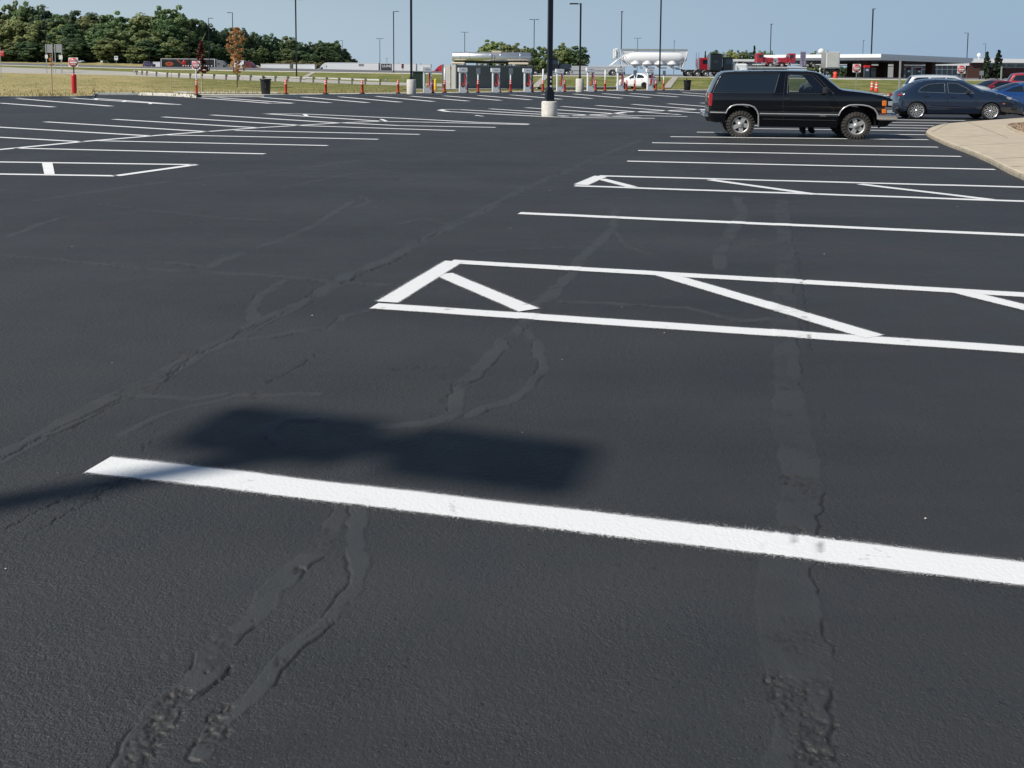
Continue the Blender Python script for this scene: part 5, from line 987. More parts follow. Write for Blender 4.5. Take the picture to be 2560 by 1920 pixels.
lamp(1451, 8, 'black lamp post with one head pointing left on a pale drum among the chargers', loc=kerbpt(1449.2, 228.4), h=zat(1450, 8, kerbpt(1449, 228.4)[1]) - .15, head='single', side=-1, pole=.10, cbase=(.36, 1.12), rz=R(0))
lamp(741.5, -20, 'thick black lamp post rising behind the guardrail between orange tree and first post', Y=156, h=12.5, pole=.13, head='twin')
lamp(1649, -20, 'tall black lamp post rising behind the roof of the white crossover', Y=131, h=11.5, pole=.12, head='twin')
LP = [(117,19,222,'single',1,.08,'thin black lamp post standing behind the pair of grey sign backs'),(375,91,300,'twin',1,.07,'slender lamp post in front of the wood above the purple car'),(474,77,262,'twin',1,.08,'pale twin headed lamp post in front of the wood above the black trailer'),(524,45,212,'single',1,.09,'lamp post with head to the right beside the maroon tree'),(584,31,196,'single',-1,.09,'lamp post with head to the left rising behind the orange tree'),
 (857,101,330,'single',-1,.08,'small distant lamp post at the right end of the wood'),(950,96,262,'twin',1,.08,'twin headed lamp post above the dark lettered trailer'),(967.5,145,600,'twin',1,.12,'tiny far lamp post on the horizon above the dark lettered trailer'),(984.5,28,183,'single',1,.11,'lamp post with head to the right above the dark lettered trailer'),(1161.6,80,262,'twin',1,.10,'twin headed lamp post rising behind the silver tank'),(1334.5,48,200,'twin',1,.10,'twin headed lamp post at the right end of the silver tank'),
 (1552,29,184,'front',1,.11,'lamp post rising behind the left end of the white bulk trailer'),(1592.5,95,280,'twin',1,.08,'short looking twin lamp post above the middle of the white bulk trailer'),(1684,102,300,'front',1,.07,'small distant lamp post above the right end of the white bulk trailer'),(1471,149,560,'twin',1,.10,'tiny far lamp post on the horizon right of the round trees'),(1924,60,212,'front',1,.10,'lamp post rising above the two red trucks'),
 (2176,22,176,'front',1,.13,'thick lamp post in front of the fuel canopy corner'),(2155,101,330,'front',1,.09,'distant lamp post above the fuel canopy'),(2415,82,262,'single',-1,.11,'lamp post behind the right end of the fuel canopy'),(2460.5,109,330,'single',-1,.08,'thin distant lamp post above the left spruce')]
for px, top, Y, hd, sd, pw, lab in LP: lamp(px, top, lab, Y=Y, head=hd, side=sd, pole=pw)
# the lamp post beside the photographer whose two heads throw the soft shadow in the foreground
hgt = 10.5; off = Vector((SD.x, SD.y)) / SD.z * hgt; S1 = Vector((-.96, 3.97)); S2 = Vector((-.08, 3.72)); A_, B_ = S1 + off, S2 + off; mid = (A_ + B_) / 2; pc = Vector((mid.x - .05, mid.y + .10))
t = thing('lamp_post', 'black twin headed lamp post beside the photographer, seen only by its shadow', 'lamp post', (pc.x, pc.y, 0), 0, 'lamp posts')
MB().lathe([(.30, -.02), (.30, .53), (.27, .56), (.001, .56)], n=24).build('concrete_base', M['oldconc'], t); MB().box((0, 0, .75), (.3, .3, .38), bev=.02).build('base_cover', M['pole'], t); MB().box((0, 0, hgt / 2 + .25), (.12, .12, hgt - .5)).build('pole', M['pole'], t)
an = math.atan2(B_.y - A_.y, B_.x - A_.x)
MB().box((mid.x - pc.x, mid.y - pc.y, hgt), (.34, .24, .12), rz=an, bev=.05).build('hub', M['pole'], t)
for q in (A_, B_):
    MB().box((q.x - pc.x, q.y - pc.y, hgt), (.80, .54, .14), rz=an, bev=.068).build('lamp_head', M['pole'], t); MB().cyl((0, 0, hgt - .1), (q.x - pc.x, q.y - pc.y, hgt), .04, n=8).build('arm', M['pole'], t)

# ------------------------------------------------------------------ guardrail
GR = [(342,190),(355,187),(367,184),(391,178),(418,172),(447,165),(475,160),(504,156.5),(534.5,154),(565,152),(596,150),(626,149),(657,147.5),(688,146),(719,145),(751,143.5),(783,142),(816,140.5),(847,139),(880,136),(913,133),(950,129.5)]
t = thing('guardrail', 'long steel guardrail on weathered posts along the ramp', 'guardrail', (0, 0, 0)); GP = [at(px, Y - 1.2) for px, Y in GR]
for p in GP: MB().box((p[0], p[1], p[2] + .38), (.20, .20, .86)).box((p[0] + .05, p[1] + .18, p[2] + .62), (.16, .2, .3)).build('post', M['wood'], t)
RW = [(.0, .80), (.07, .77), (.0, .73), (.0, .68), (.07, .64), (.0, .60)]; V = []
for p in GP: V += [(p[0], p[1] + .30 + a, p[2] + b) for a, b in RW]
n = len(RW); MB().add(V, [(i * n + k, i * n + k + 1, (i + 1) * n + k + 1, (i + 1) * n + k) for i in range(len(GP) - 1) for k in range(n - 1)]).build('rail', mat('rail_steel', (.66, .66, .64), .45, .1), t)
p = GP[-1]; MB().box((p[0] + .75, p[1] + .25, p[2] + .62), (.25, .3, .42), bev=.05).build('end_terminal', M['galv'], t)
p = GP[0]; MB().box((p[0] - .5, p[1] + .25, p[2] + .62), (.45, .3, .42), bev=.05).build('end_terminal', M['galv'], t)

# ------------------------------------------------------------------ concrete paths on the far verge
def path(pa, pb, w, name='path'):
    V = []; n = 14
    for i in range(n + 1):
        t_ = i / n; px = pa[0] + (pb[0] - pa[0]) * t_; Y = pa[1] + (pb[1] - pa[1]) * t_; X = xat(px, Y)
        for s in (-w / 2, 0, w / 2): V.append((X + s, Y, terrain(X + s, Y) + .07))
    mb = MB(); mb.add(V, [(i * 3 + k, i * 3 + k + 1, i * 3 + 4 + k, i * 3 + 3 + k) for i in range(n) for k in range(2)]); tag(mb.build(name, M['ramp']), kind='structure')
path((756, 152), (784, 190), .9); path((1338, 119), (1368, 148), .9); path((1668, 114), (1690, 145), .9)

# ------------------------------------------------------------------ trucks
def tbox(m, c, d, b=.06): return m.box(c, d, bev=b)
def tractor(name, label, loc, rz, cab, hood, sleeper=None, aero=False, scale=1., group=None, stacks=True, ax=0.):
    t = thing(name, label, 'truck', loc, rz, group); t.scale = (scale,) * 3
    if aero:
        prof = [(-.9,1.0),(-.9,3.85),(-.6,4.0),(.4,3.95),(1.2,3.45),(1.75,2.85),(2.1,2.3),(3.5,1.95),(4.0,1.65),(4.15,1.0),(4.1,.45),(1.2,.45),(1.2,1.0)]
        m = MB(); W_ = 1.2; n = len(prof); V = []
        for y, s in ((-W_ * .97, .0), (-W_ * .8, 1), (W_ * .8, 1), (W_ * .97, 0)):
            V += [(x * (1.0 if s else .985), y * (1 if x < 2.2 else .88), z if s else .5 + (z - .5) * .975) for x, z in prof]
        m.add(V, [(k * n + i, k * n + (i + 1) % n, (k + 1) * n + (i + 1) % n, (k + 1) * n + i) for k in range(3) for i in range(n)] + [tuple(range(n - 1, -1, -1)), tuple(range(3 * n, 4 * n))]); m.build('cab', cab, t)
        for s in (1, -1):
            MB().add([(1.05, s * 1.19, 1.75), (1.95, s * 1.16, 2.05), (1.75, s * 1.16, 2.55), (1.05, s * 1.19, 2.65)], [(0, 1, 2, 3)]).build('side_window', M['tint'], t); MB().box((-.3, s * 1.2, 2.9), (.6, .02, .35)).build('sleeper_window', M['tint'], t)
            MB().box((1.9, s * 1.45, 2.1), (.15, .1, .6), bev=.03).build('mirror', M['dark'], t); MB().box((3.85, s * .85, 1.35), (.35, .3, .22), bev=.05).build('headlight', M['lens'], t)
        MB().add([(2.12, -.95, 2.3), (2.12, .95, 2.3), (1.76, .95, 2.88), (1.76, -.95, 2.88)], [(0, 1, 2, 3)]).xf(Matrix.Translation((.03, 0, .03))).build('windshield', M['tint'], t); MB().box((4.13, 0, 1.0), (.06, 1.3, .7)).build('grille', M['dark'], t)
    else:
        tbox(MB(), (1.05, 0, 1.95), (1.5, 2.1, 2.0), .12).build('cab', cab, t); m = MB(); tbox(m, (2.95, 0, 1.50), (2.3, 1.5, 1.15), .16); m.prism([(1.8, 2.05), (4.05, 1.85), (4.05, 2.08 - .25), (1.8, 2.25)], -.62, .62); m.build('hood', hood, t)
        if sleeper: tbox(MB(), (-.65, 0, 2.25), (1.9, 2.3, 2.6), .15).build('sleeper', sleeper, t); MB().box((-.75, -1.16, 2.35), (.75, .02, .35)).box((-.75, 1.16, 2.35), (.75, .02, .35)).build('sleeper_window', M['tint'], t)
        MB().box((4.13, 0, 1.45), (.08, 1.15, 1.05)).build('grille', M['chrome'], t); MB().box((4.3, 0, .65), (.2, 2.3, .38), bev=.05).build('bumper', M['chrome'], t)
        MB().add([(1.82, -.95, 2.2), (1.82, .95, 2.2), (1.72, .9, 2.78), (1.72, -.9, 2.78)], [(0, 1, 2, 3)]).xf(Matrix.Translation((.03, 0, 0))).build('windshield', M['tint'], t)
        for s in (1, -1):
            MB().box((1.2, s * 1.055, 2.35), (.8, .02, .65)).build('side_window', M['tint'], t)
            MB().lathe([(.62, -.28), (.62, .28)], o=(3.3, s * .92, .52), axis='Y', n=16, a0=0, a1=math.pi).build('fender', hood, t)
            MB().cyl((-.1, s * .95, .75), (1.3, s * .95, .75), .32, n=18).build('fuel_tank', M['chrome'], t); MB().box((1.75, s * 1.25, 2.35), (.06, .2, .5)).build('mirror', M['chrome'], t); MB().box((4.0, s * .85, 1.25), (.2, .25, .22), bev=.04).build('headlight', M['lens'], t)
            if stacks: MB().cyl((.15, s * 1.0, 1.2), (.15, s * 1.0, 3.9), .075, n=10).cyl((.15, s * 1.0, 1.5), (.15, s * 1.0, 2.8), .12, n=10).build('exhaust_stack', M['chrome'], t)
        MB().box((1.0, 0, 2.98), (1.3, 1.5, .06), bev=.02).build('sun_visor', cab, t)
    MB().box((-1.6 + ax * .5, .42, .92), (5.6 - ax, .12, .3)).box((-1.6 + ax * .5, -.42, .92), (5.6 - ax, .12, .3)).box((-2.8, 0, 1.15), (1.0, .9, .12)).build('chassis', M['dark'], t)
    for x in (-3.5 + ax, -2.2 + ax):
        for s in (1, -1): make_wheel(t, (x, s * .95, .5), s, .5, .29, .5, 'truck', False, M['rim'])
        for s in (1, -1): MB().lathe([(.6, -.3), (.6, .3)], o=(x, s * .95, .5), axis='Y', n=12, a0=R(20), a1=R(160)).build('mudguard', M['galv'], t)
    for s in (1, -1): make_wheel(t, (3.3, s * .98, .5), s, .5, .29, .3, 'truck', False, M['rim'])
    return t
def trailer(label, px0, px1, Y, ztop, body, rz=0., name='box_trailer', hb=2.75, extra=None, dirn=1):
    X0, X1 = xat(px0, Y), xat(px1, Y); L = X1 - X0; Xc = (X0 + X1) / 2; z = ztop - 1.15 - hb
    t = thing(name, label, 'trailer', (Xc, Y, z), rz)
    MB().box((0, 0, 1.15 + hb / 2), (L, 2.55, hb), bev=.03).build('body', body, t); MB().box((0, 0, 1.15 + hb - .05), (L + .04, 2.62, .12)).build('roof_rail', M['trailer'], t); MB().box((0, 0, 1.13), (L, 2.5, .12)).build('floor_rail', M['galv'], t)
    for xx in (-1, 1): MB().box((xx * (L / 2 + .01), 0, 1.15 + hb / 2), (.05, 2.5, hb * .98)).build('end_frame', M['galv'], t)
    if L > 6:
        for x in (.5, 1.8):
            for s in (1, -1): make_wheel(t, (-dirn * (L / 2 - 1.2 - x), s * .95, .5), s, .5, .29, .5, 'truck', False, M['rim'])
        for s in (1, -1): MB().box((dirn * (L / 2 - 3.0), s * .9, .6), (.12, .12, 1.1)).build('landing_leg', M['galv'], t)
    return t, L
ht, hL = trailer('black trailer with orange emblem and orange swoosh parked before the wood', 407, 541, 296, zat(470, 147.2, 296), M['trailer_dark'])
yb = -1.285
m = MB(); pts = [(-4.2 + 2.6 * (s / 12) ** 1.0, 3.85 - 2.3 * (s / 12) ** .55) for s in range(13)]
pts = [(-3.45 + .1 * a + .028 * a * a * .8, 3.84 - .22 * a) for a in range(12)]
V = [(x, yb - .01, z) for x, z in pts] + [(x + .45, yb - .01, z + .02) for x, z in pts]; m.add(V, [(i, i + 1, 13 + i - 1, 12 + i) for i in range(11)]); m.build('swoosh', M['logo_orange'], ht)
shield = [(-1.25, 0), (-.75, .45), (-.35, .5), (0, .85), (.35, .5), (.75, .45), (1.25, 0), (.75, -.45), (.35, -.5), (0, -.85), (-.35, -.5), (-.75, -.45)]
MB().prism([(x - 5.6, z + 2.35) for x, z in shield], yb - .02, yb).build('emblem', M['logo_orange'], ht); MB().box((-5.6, yb - .025, 2.35), (1.5, .01, .34)).box((-5.6, yb - .025, 2.9), (.5, .01, .25)).box((-5.6, yb - .025, 1.8), (.5, .01, .25)).build('emblem_bar', M['trailer_dark'], ht)
MB().lathe([(.35, -.01), (.62, -.01), (.62, 0), (.35, 0), (.35, -.01)], o=(-1.1, yb, 2.75), axis='Y', n=20).build('emblem', M['chargerred'], ht); MB().box((-1.1, yb - .01, 2.9), (.25, .01, 1.9)).build('emblem_bar', M['signred'], ht)
m = MB()
for i in range(12): m.lathe([(.001, -.01), (.20, -.01), (.20, 0)], o=(-1.4 + i * .78, yb, 1.78), axis='Y', n=10)
MB().box((0, yb - .005, 3.86), (hL, .02, .12)).box((-hL / 2 + .08, yb - .005, 2.6), (.16, .02, 2.6)).box((hL / 2 - .08, yb - .005, 2.6), (.16, .02, 2.6)).build('trim_frame', M['signwhite'], ht)
m.build('chrome_dots', M['signwhite'], ht)
tx = lambda px, Y: xat(px, Y)
tractor('semi_tractor', 'grey aerodynamic truck cab pulling the black emblem trailer', (tx(563, 296) - 1.3, 296, zat(560, 150.5, 296) - 4.0), 0, M['grey_paint'], M['grey_paint'], aero=True)
trailer('white trailer partly hidden behind the orange tree', 588, 613, 297, zat(600, 151, 297), M['trailer'])
tractor('semi_tractor', 'maroon aerodynamic truck cab right of the orange tree', (tx(634, 297) - 1.3, 297, zat(634, 153.5, 297) - 4.0), 0, M['maroon_paint'], M['maroon_paint'], aero=True)
trailer('low white trailer right of the maroon cab, in front of the brush', 655, 727, 300, zat(700, 160, 300), M['trailer'], hb=2.1); trailer('low white trailer behind the tall lamp post, next to the white cab', 736, 789, 300, zat(760, 160.5, 300), M['trailer'], hb=2.1)
tractor('semi_tractor', 'white aerodynamic truck cab facing left by the long white trailer', (tx(806, 298) + 1.4, 298, zat(806, 157, 298) - 4.0), math.pi, M['white_paint'], M['white_paint'], aero=True)
wt, wl = trailer('long plain white trailer behind the white left facing cab', 820, 948, 298, zat(880, 156.8, 298), M['trailer'], dirn=-1)
m = MB().box((wl * .1 + 1.0, -1.29, 3.2), (1.6, .01, .7)); m.build('side_panel', M['signback'], wt)
ut, ul = trailer('white trailer with a dark panel lettered ULINE', 953, 1041, 298, zat(990, 158.5, 298), M['trailer'], dirn=-1)
MB().box((-ul / 2 + 1.75, -1.29, 2.65), (3.3, .02, 2.4)).build('dark_panel', mat('panel_dark', (.05, .06, .07), .5), ut); text_part('ULINE', 1.05, (-ul / 2 + 1.85, -1.32, 3.05), (R(90), 0, 0), M['signwhite'], ut, bold=.02, xs=1.0)
trailer('short plain white trailer left of the red cab', 1046, 1078, 298, zat(1060, 160.5, 298), M['trailer'])
tractor('semi_tractor', 'bright red truck cab facing left beside the grey enclosure', (tx(1098, 298) + .9, 298, zat(1098, 162, 298) - 4.0), math.pi, mat('bright_red', (.62, .02, .04), .3, coat=.6), M['red_paint'], aero=True)
trailer('small white trailer behind the purple car', 387, 405, 296, zat(396, 154.8, 296), M['trailer'], hb=2.0)
gen_car('purple_car', 'small dark purple car in front of the wood, left of the trailers', 'car', (tx(374, 290), 290, zat(374, 168.5, 290)), 0, scaled(SUVP, .7, 1.), M['purple_paint'])
gw = mat('grey_white_panel', (.55, .56, .56), .5, var=.1, vs_=.8); gt, gl = trailer('low grey white sided trailer behind the fifth and sixth chargers', 1398, 1560, 200, zat(1450, 165.2, 200), gw, hb=.9, name='flatbed_trailer'); MB().box((0, -1.2, .72), (gl * .98, .04, .9)).build('side_skirt', gw, gt)
rt, _ = trailer('white box trailer seen from its rear doors left of the fuel canopy', 2058, 2091, 163, zat(2074, 130, 163), M['trailer'], hb=2.6, name='box_trailer'); MB().box((0, -1.30, 2.45), (1.95, .02, 2.4)).build('rear_door', mat('door_cream', (.62, .63, .56), .5, var=.1, vs_=1), rt)
for s in (-1, 1): make_wheel(rt, (s * .85, -.9, .5), s, .5, .29, .5, 'truck', False, M['rim'])
MB().box((0, -1.1, .75), (2.4, .1, .5)).build('underride_guard', M['dark'], rt)
# silver tanker
TY = 160.; z0 = terrain(tx(1280, TY), TY) - .1; X0, X1 = tx(1130, TY), tx(1328, TY); Lk_ = X1 - X0; t = thing('tank_trailer', 'polished silver tank trailer behind the grey enclosure', 'trailer', ((X0 + X1) / 2, TY, z0)); zc = zat(1230, 142.8, TY) - z0; rk = .80
m = MB(); m.lathe([(.001, -Lk_ / 2), (rk * .8, -Lk_ / 2 + .05), (rk, -Lk_ / 2 + .22), (rk, Lk_ / 2 - .22), (rk * .8, Lk_ / 2 - .05), (.001, Lk_ / 2)], o=(0, 0, zc), axis='X', n=40); m.build('tank', M['steel'], t)
for x in (-5.1, -3.6, -.2, 1.4, 4.6): MB().lathe([(rk + .005, -.03), (rk + .03, -.03), (rk + .03, .03), (rk + .005, .03)], o=(x, 0, zc), axis='X', n=32).build('tank_band', M['steel'], t)
MB().box((.8, 0, zc + rk + .08), (1.6, .7, .28), bev=.04).build('manhole_box', M['beige'], t); MB().box((-4.2, 0, zc + rk + .06), (.3, .3, .18)).box((3.4, 0, zc + rk + .05), (.2, .3, .14)).build('valve', M['galv'], t)
MB().box((0, 0, zc - rk - .1), (Lk_ * .94, .9, .2)).build('frame', M['dark'], t); MB().cyl((.05, -rk - .05, zc + .7), (.05, -rk - .05, zc - .8), .035, n=6).cyl((.5, -rk - .05, zc + .3), (.5, -rk - .05, zc - 1.0), .03, n=6).build('ladder', M['dark'], t)
for x in (-5.4, 5.0): MB().box((x if x < 0 else x - .6, -.9, zc - rk - .25), (2.2 if x < 0 else 3.3, .5, .38), bev=.12).build('fender', M['beige'], t)
for x in (-5.9, -4.6):
    for s in (1, -1): make_wheel(t, (x, s * .95, .5), s, .5, .29, .5, 'truck', False, M['rim'])
tractor('semi_tractor', 'dark truck cab facing right coupled to the silver tank trailer', (tx(1384, TY) - .95, TY, z0 + .0), 0, M['black_paint'], M['dark_truck'], scale=.93)
# white dry-bulk trailer with four hoppers
BY = 155.; z0 = terrain(tx(1600, BY), BY) - .02; X0, X1 = tx(1520, BY), tx(1717, BY); Lb = X1 - X0; t = thing('bulk_trailer', 'white dry bulk trailer with four cone hoppers behind the white crossover', 'trailer', ((X0 + X1) / 2, BY, z0)); s_ = F_ / BY
lx = lambda px: tx(px, BY) - (X0 + X1) / 2; lz = lambda row, px=1620: zat(px, row, BY) - z0
ztop = lz(129.5); zbt = lz(160); rb = (ztop - lz(156)) / 2 + .25; zc = ztop - rb
m = MB(); m.lathe([(.25, lx(1553)), (rb * .62, lx(1560)), (rb, lx(1578)), (rb, lx(1694)), (rb * .8, lx(1706)), (.3, lx(1715))], o=(0, 0, zc), axis='X', n=32); m.build('vessel', M['white_paint'], t)
for i, px in enumerate((1587, 1616, 1646, 1678)):
    r = .98 if i != 2 else 1.05; m = MB(); m.lathe([(r, .9), (r * .92, .25), (.18, -.5), (.18, -.65)], o=(lx(px), 0, lz(160.) + .0), n=24); m.build('hopper', M['white_paint'], t)
    m = MB(); m.lathe([(.02, lz(146.5)), (.86, lz(160)), (.86, lz(161)), (.55, lz(163))], o=(lx(px), -.68, 0), n=20); m.build('hopper_skirt', M['white_paint'], t)
MB().box((lx(1634), 0, lz(126)), (lx(1717) - lx(1552), .9, .12)).build('catwalk', M['white_paint'], t)
for y in (-.45, .45): MB().box((lx(1634), y, lz(125)), (lx(1717) - lx(1552), .04, .3)).build('catwalk_rail', M['galv'], t)
MB().box((lx(1576), -.9, lz(164)), (lx(1628) - lx(1524), .12, .22)).box((lx(1650), -.9, lz(170)), (lx(1706) - lx(1600), .12, .22)).box((lx(1576), .9, lz(164)), (lx(1628) - lx(1524), .12, .22)).build('frame_rail', M['white_paint'], t)
for a, b in (((1524,166),(1552,143)),((1552,143),(1572,164)),((1550,128),(1552,166)),((1704,168),(1716,130)),((1560,140),(1572,158))): MB().cyl((lx(a[0]), -.7, lz(a[1])), (lx(b[0]), -.7, lz(b[1])), .09, n=8).cyl((lx(a[0]), .7, lz(a[1])), (lx(b[0]), .7, lz(b[1])), .09, n=8).build('brace', M['white_paint'], t)
for sy in (-.55, .55): MB().prism([(lx(1555), lz(129)), (lx(1583), lz(165)), (lx(1583), lz(129))], sy, sy + .03).build('end_plate', M['white_paint'], t); MB().prism([(lx(1716), lz(129)), (lx(1696), lz(129)), (lx(1696), lz(168))], sy, sy + .03).build('end_plate', M['white_paint'], t)
MB().box((lx(1535), -.2, lz(136)), (.5, .8, 1.6), bev=.1).box((lx(1541), .3, lz(133)), (.5, .6, 1.5), bev=.1).cyl((lx(1538), -.6, lz(128)), (lx(1538), -.6, lz(142)), .14, n=8).build('filter_box', M['white_paint'], t)
for px in (1530, 1553):
    for s in (1, -1): make_wheel(t, (lx(px), s * .95, .5), s, .5, .29, .5, 'truck', False, M['rim'])
for s in (1, -1): MB().lathe([(.62, -.25), (.62, .25)], o=(lx(1530), s * .95, .5), axis='Y', n=12, a0=R(20), a1=R(170)).build('mudguard', M['white_paint'], t)
tractor('semi_tractor', 'red day cab truck facing right coupled to the white bulk trailer', (tx(1727, BY) + .85, BY, z0), 0, M['red_paint'], M['red_paint'], scale=.98, ax=2.)
tractor('semi_tractor', 'black sleeper truck with white hood and tall chrome stack left of the SUV roof', (tx(1787, 148) + .65, 148, terrain(tx(1800, 148), 148)), 0, M['black_paint'], M['white_paint'], sleeper=M['black_paint'], scale=1.0)
ft, fl = trailer('flatbed trailer carrying two red trucks behind the black SUV', 1866, 2010, 166, zat(1930, 167.5, 166), M['galv'], hb=.22, name='flatbed_trailer')
fz = zat(1930, 168.3, 166)
tractor('red_truck', 'red truck facing right, left one of two carried nose to nose', (tx(1896, 166) - .82, 166, fz), 0, M['red_paint'], M['red_paint'], scale=.78, stacks=False); tractor('red_truck', 'red truck facing left, right one of two carried nose to nose', (tx(1976, 166) + .82, 166, fz), math.pi, M['red_paint'], M['red_paint'], scale=.78, stacks=False)

# ------------------------------------------------------------------ fuel canopies and the store
def canopy(label, corners, zt, zb_, mats, pillars, pm, pw=1.0, zg=1.6):
    c0_ = np.mean(corners, 0); t = thing('fuel_canopy', label, 'canopy', (c0_[0], c0_[1], zg)); P = [(x - c0_[0], y - c0_[1]) for x, y in corners]; n = len(P); a = sum(P[i][0] * P[(i + 1) % n][1] - P[(i + 1) % n][0] * P[i][1] for i in range(n))
    if a < 0: P = P[::-1]
    h = zt - zb_
    MB().prism(P, zb_ - zg, zt - zg, axis='Z').build('roof', mats[0], t); P2 = [(x * 1.012, y * 1.012) for x, y in P]; MB().prism(P2, zb_ - zg + h * .42, zt - zg + .04, axis='Z').build('fascia', mats[0], t)
    for (x, y) in pillars: MB().box((x - c0_[0], y - c0_[1], (zb_ - zg) / 2), (pw, pw, zb_ - zg), rz=R(40)).build('pillar', pm, t)
    return t
PX = lambda px, Y: (xat(px, Y), Y)
canopy('big fuel canopy with white and grey fascia on brown brick pillars', [PX(1900, 184), PX(2200, 170), PX(2428, 199), PX(2300, 232), PX(1960, 226)], zat(2200, 135.5, 170), zat(2200, 150, 170), [M['fascia']], [PX(2162, 177), PX(2207, 196), PX(2246, 180), PX(2325, 191), PX(2128, 205), PX(1950, 190)], M['brick'], 1.35)
canopy('lower white canopy beneath and behind the big fuel canopy', [PX(1890, 248), PX(2215, 244), PX(2230, 262), PX(1900, 266)], zat(2100, 154.5, 245), zat(2100, 162.5, 245), [M['fascia']], [PX(1960, 255), PX(2195, 255)], M['brick'])
canopy('small white canopy between black truck and red trucks', [PX(1806, 240), PX(1885, 240), PX(1890, 255), PX(1812, 255)], zat(1840, 148.5, 240), zat(1840, 156.5, 240), [M['fascia']], [PX(1815, 245), PX(1875, 245)], M['galv'], .5)
for i, (px, Y, lab) in enumerate(((2166, 172, 'fuel pump with red top beside the lamp post under the canopy'), (2182, 186, 'fuel pump behind the lamp post under the canopy'), (2270, 205, 'fuel pump in front of the store windows'), (2296, 207, 'fuel pump nearer the store doors'))):
    p = at(px, Y); t = thing('fuel_pump', lab, 'fuel pump', p, 0, 'fuel pumps'); MB().box((0, 0, .9), (.9, .6, 1.8), bev=.05).build('body', M['dark_truck'] if i != 1 else M['galv'], t); MB().box((0, 0, 1.95), (1.0, .7, .4), bev=.05).build('top_sign', M['chargerred'], t); MB().box((0, -.31, 1.35), (.5, .02, .35)).build('screen', M['lens'], t)
SY = 236.; zg = terrain(*PX(2400, SY)); X0, X1 = xat(2236, SY), xat(2700, SY); t = thing('store_building', 'long store with brown brick walls and white roof band behind the canopy', 'building', (0, SY, zg)); zr = lambda r, px=2400: zat(px, r, SY) - zg
xb0, xb1 = xat(2412, SY), xat(2452, SY); xc0 = xat(2452, SY)
MB().box(((X0 + xb0) / 2, 4.2, zr(163) / 2), (xb0 - X0, 8, zr(163))).build('front_wall', M['galv'], t); MB().box(((xb0 + xb1) / 2, 3, zr(158) / 2), (xb1 - xb0, 8.6, zr(158))).build('brick_tower', M['brick'], t)
MB().box(((xc0 + X1) / 2, 4.5, zr(169) / 2), (X1 - xc0, 8, zr(169))).build('brick_wall', M['brick'], t); MB().box(((xc0 + X1) / 2, 5, (zr(158) + zr(169)) / 2), (X1 - xc0, 8, zr(158) - zr(169))).build('upper_wall', M['galv'], t)
MB().box(((xat(2416, SY) + X1) / 2, 3.6, zr(151.5)), (X1 - xat(2416, SY), 11, zr(147) - zr(157))).build('roof', M['fascia'], t); MB().box(((X0 + xb0) / 2, 3.6, zr(160)), (xb0 - X0 + .6, 10, .8)).build('roof', M['fascia'], t)
for i in range(13):
    xa = X0 + .5 + i * (xb0 - X0 - 1) / 13; w = (xb0 - X0 - 1) / 13 - .18
    f = MB().box((xa + w / 2, .17, zr(194) + 1.9), (w + .12, .1, 2.9)).build('window', M['signwhite'], t); MB().box((xa + w / 2, .10, zr(194) + 1.2), (w - .05, .06, 1.3)).box((xa + w / 2, .10, zr(194) + 2.65), (w - .05, .06, 1.2)).build('pane', M['winglass'], f)
xa = xat(2292, SY); f = MB().box((xa, .08, 1.35), (2.3, .12, 2.7)).build('door', M['signwhite'], t); MB().box((xa - .55, .0, 1.35), (.85, .06, 2.3)).box((xa + .55, .0, 1.35), (.85, .06, 2.3)).build('pane', M['winglass'], f)
for i in range(9): xa = xc0 + 3.2 + i * 2.2; f = MB().box((xa, .9, (zr(159) + zr(167)) / 2), (2.1, .1, zr(159) - zr(167))).build('window', M['galv'], t); MB().box((xa, .83, (zr(159) + zr(167)) / 2), (1.8, .06, (zr(159) - zr(167)) * .85)).build('pane', M['winglass'], f)
p = PX(2445, 240); t = thing('satellite_dome', 'small white dome with thin mast on the store roof beside the spruces', 'antenna', (p[0], p[1], zat(2445, 147, 240))); MB().lathe(sphere_prof(.5, 8), o=(0, 0, .9), n=16).cyl((0, 0, 0), (0, 0, .6), .12, n=8).build('dome', M['signwhite'], t); MB().cyl((0, 0, 1.3), (0, 0, 1.9), .05, n=6).build('mast', M['galv'], t)
p = PX(2051, 210); t = thing('water_sphere', 'white sphere top of a distant tank above the fuel canopy', 'tank', (xat(2051, 500), 500, 1.5)); zz = zat(2051, 129, 500) - 1.5; MB().lathe(sphere_prof(1.6, 10), o=(0, 0, zz), n=20).build('sphere', M['signwhite'], t); MB().cyl((0, 0, 0), (0, 0, zz - 1), .6, n=12).build('stem', M['signwhite'], t)

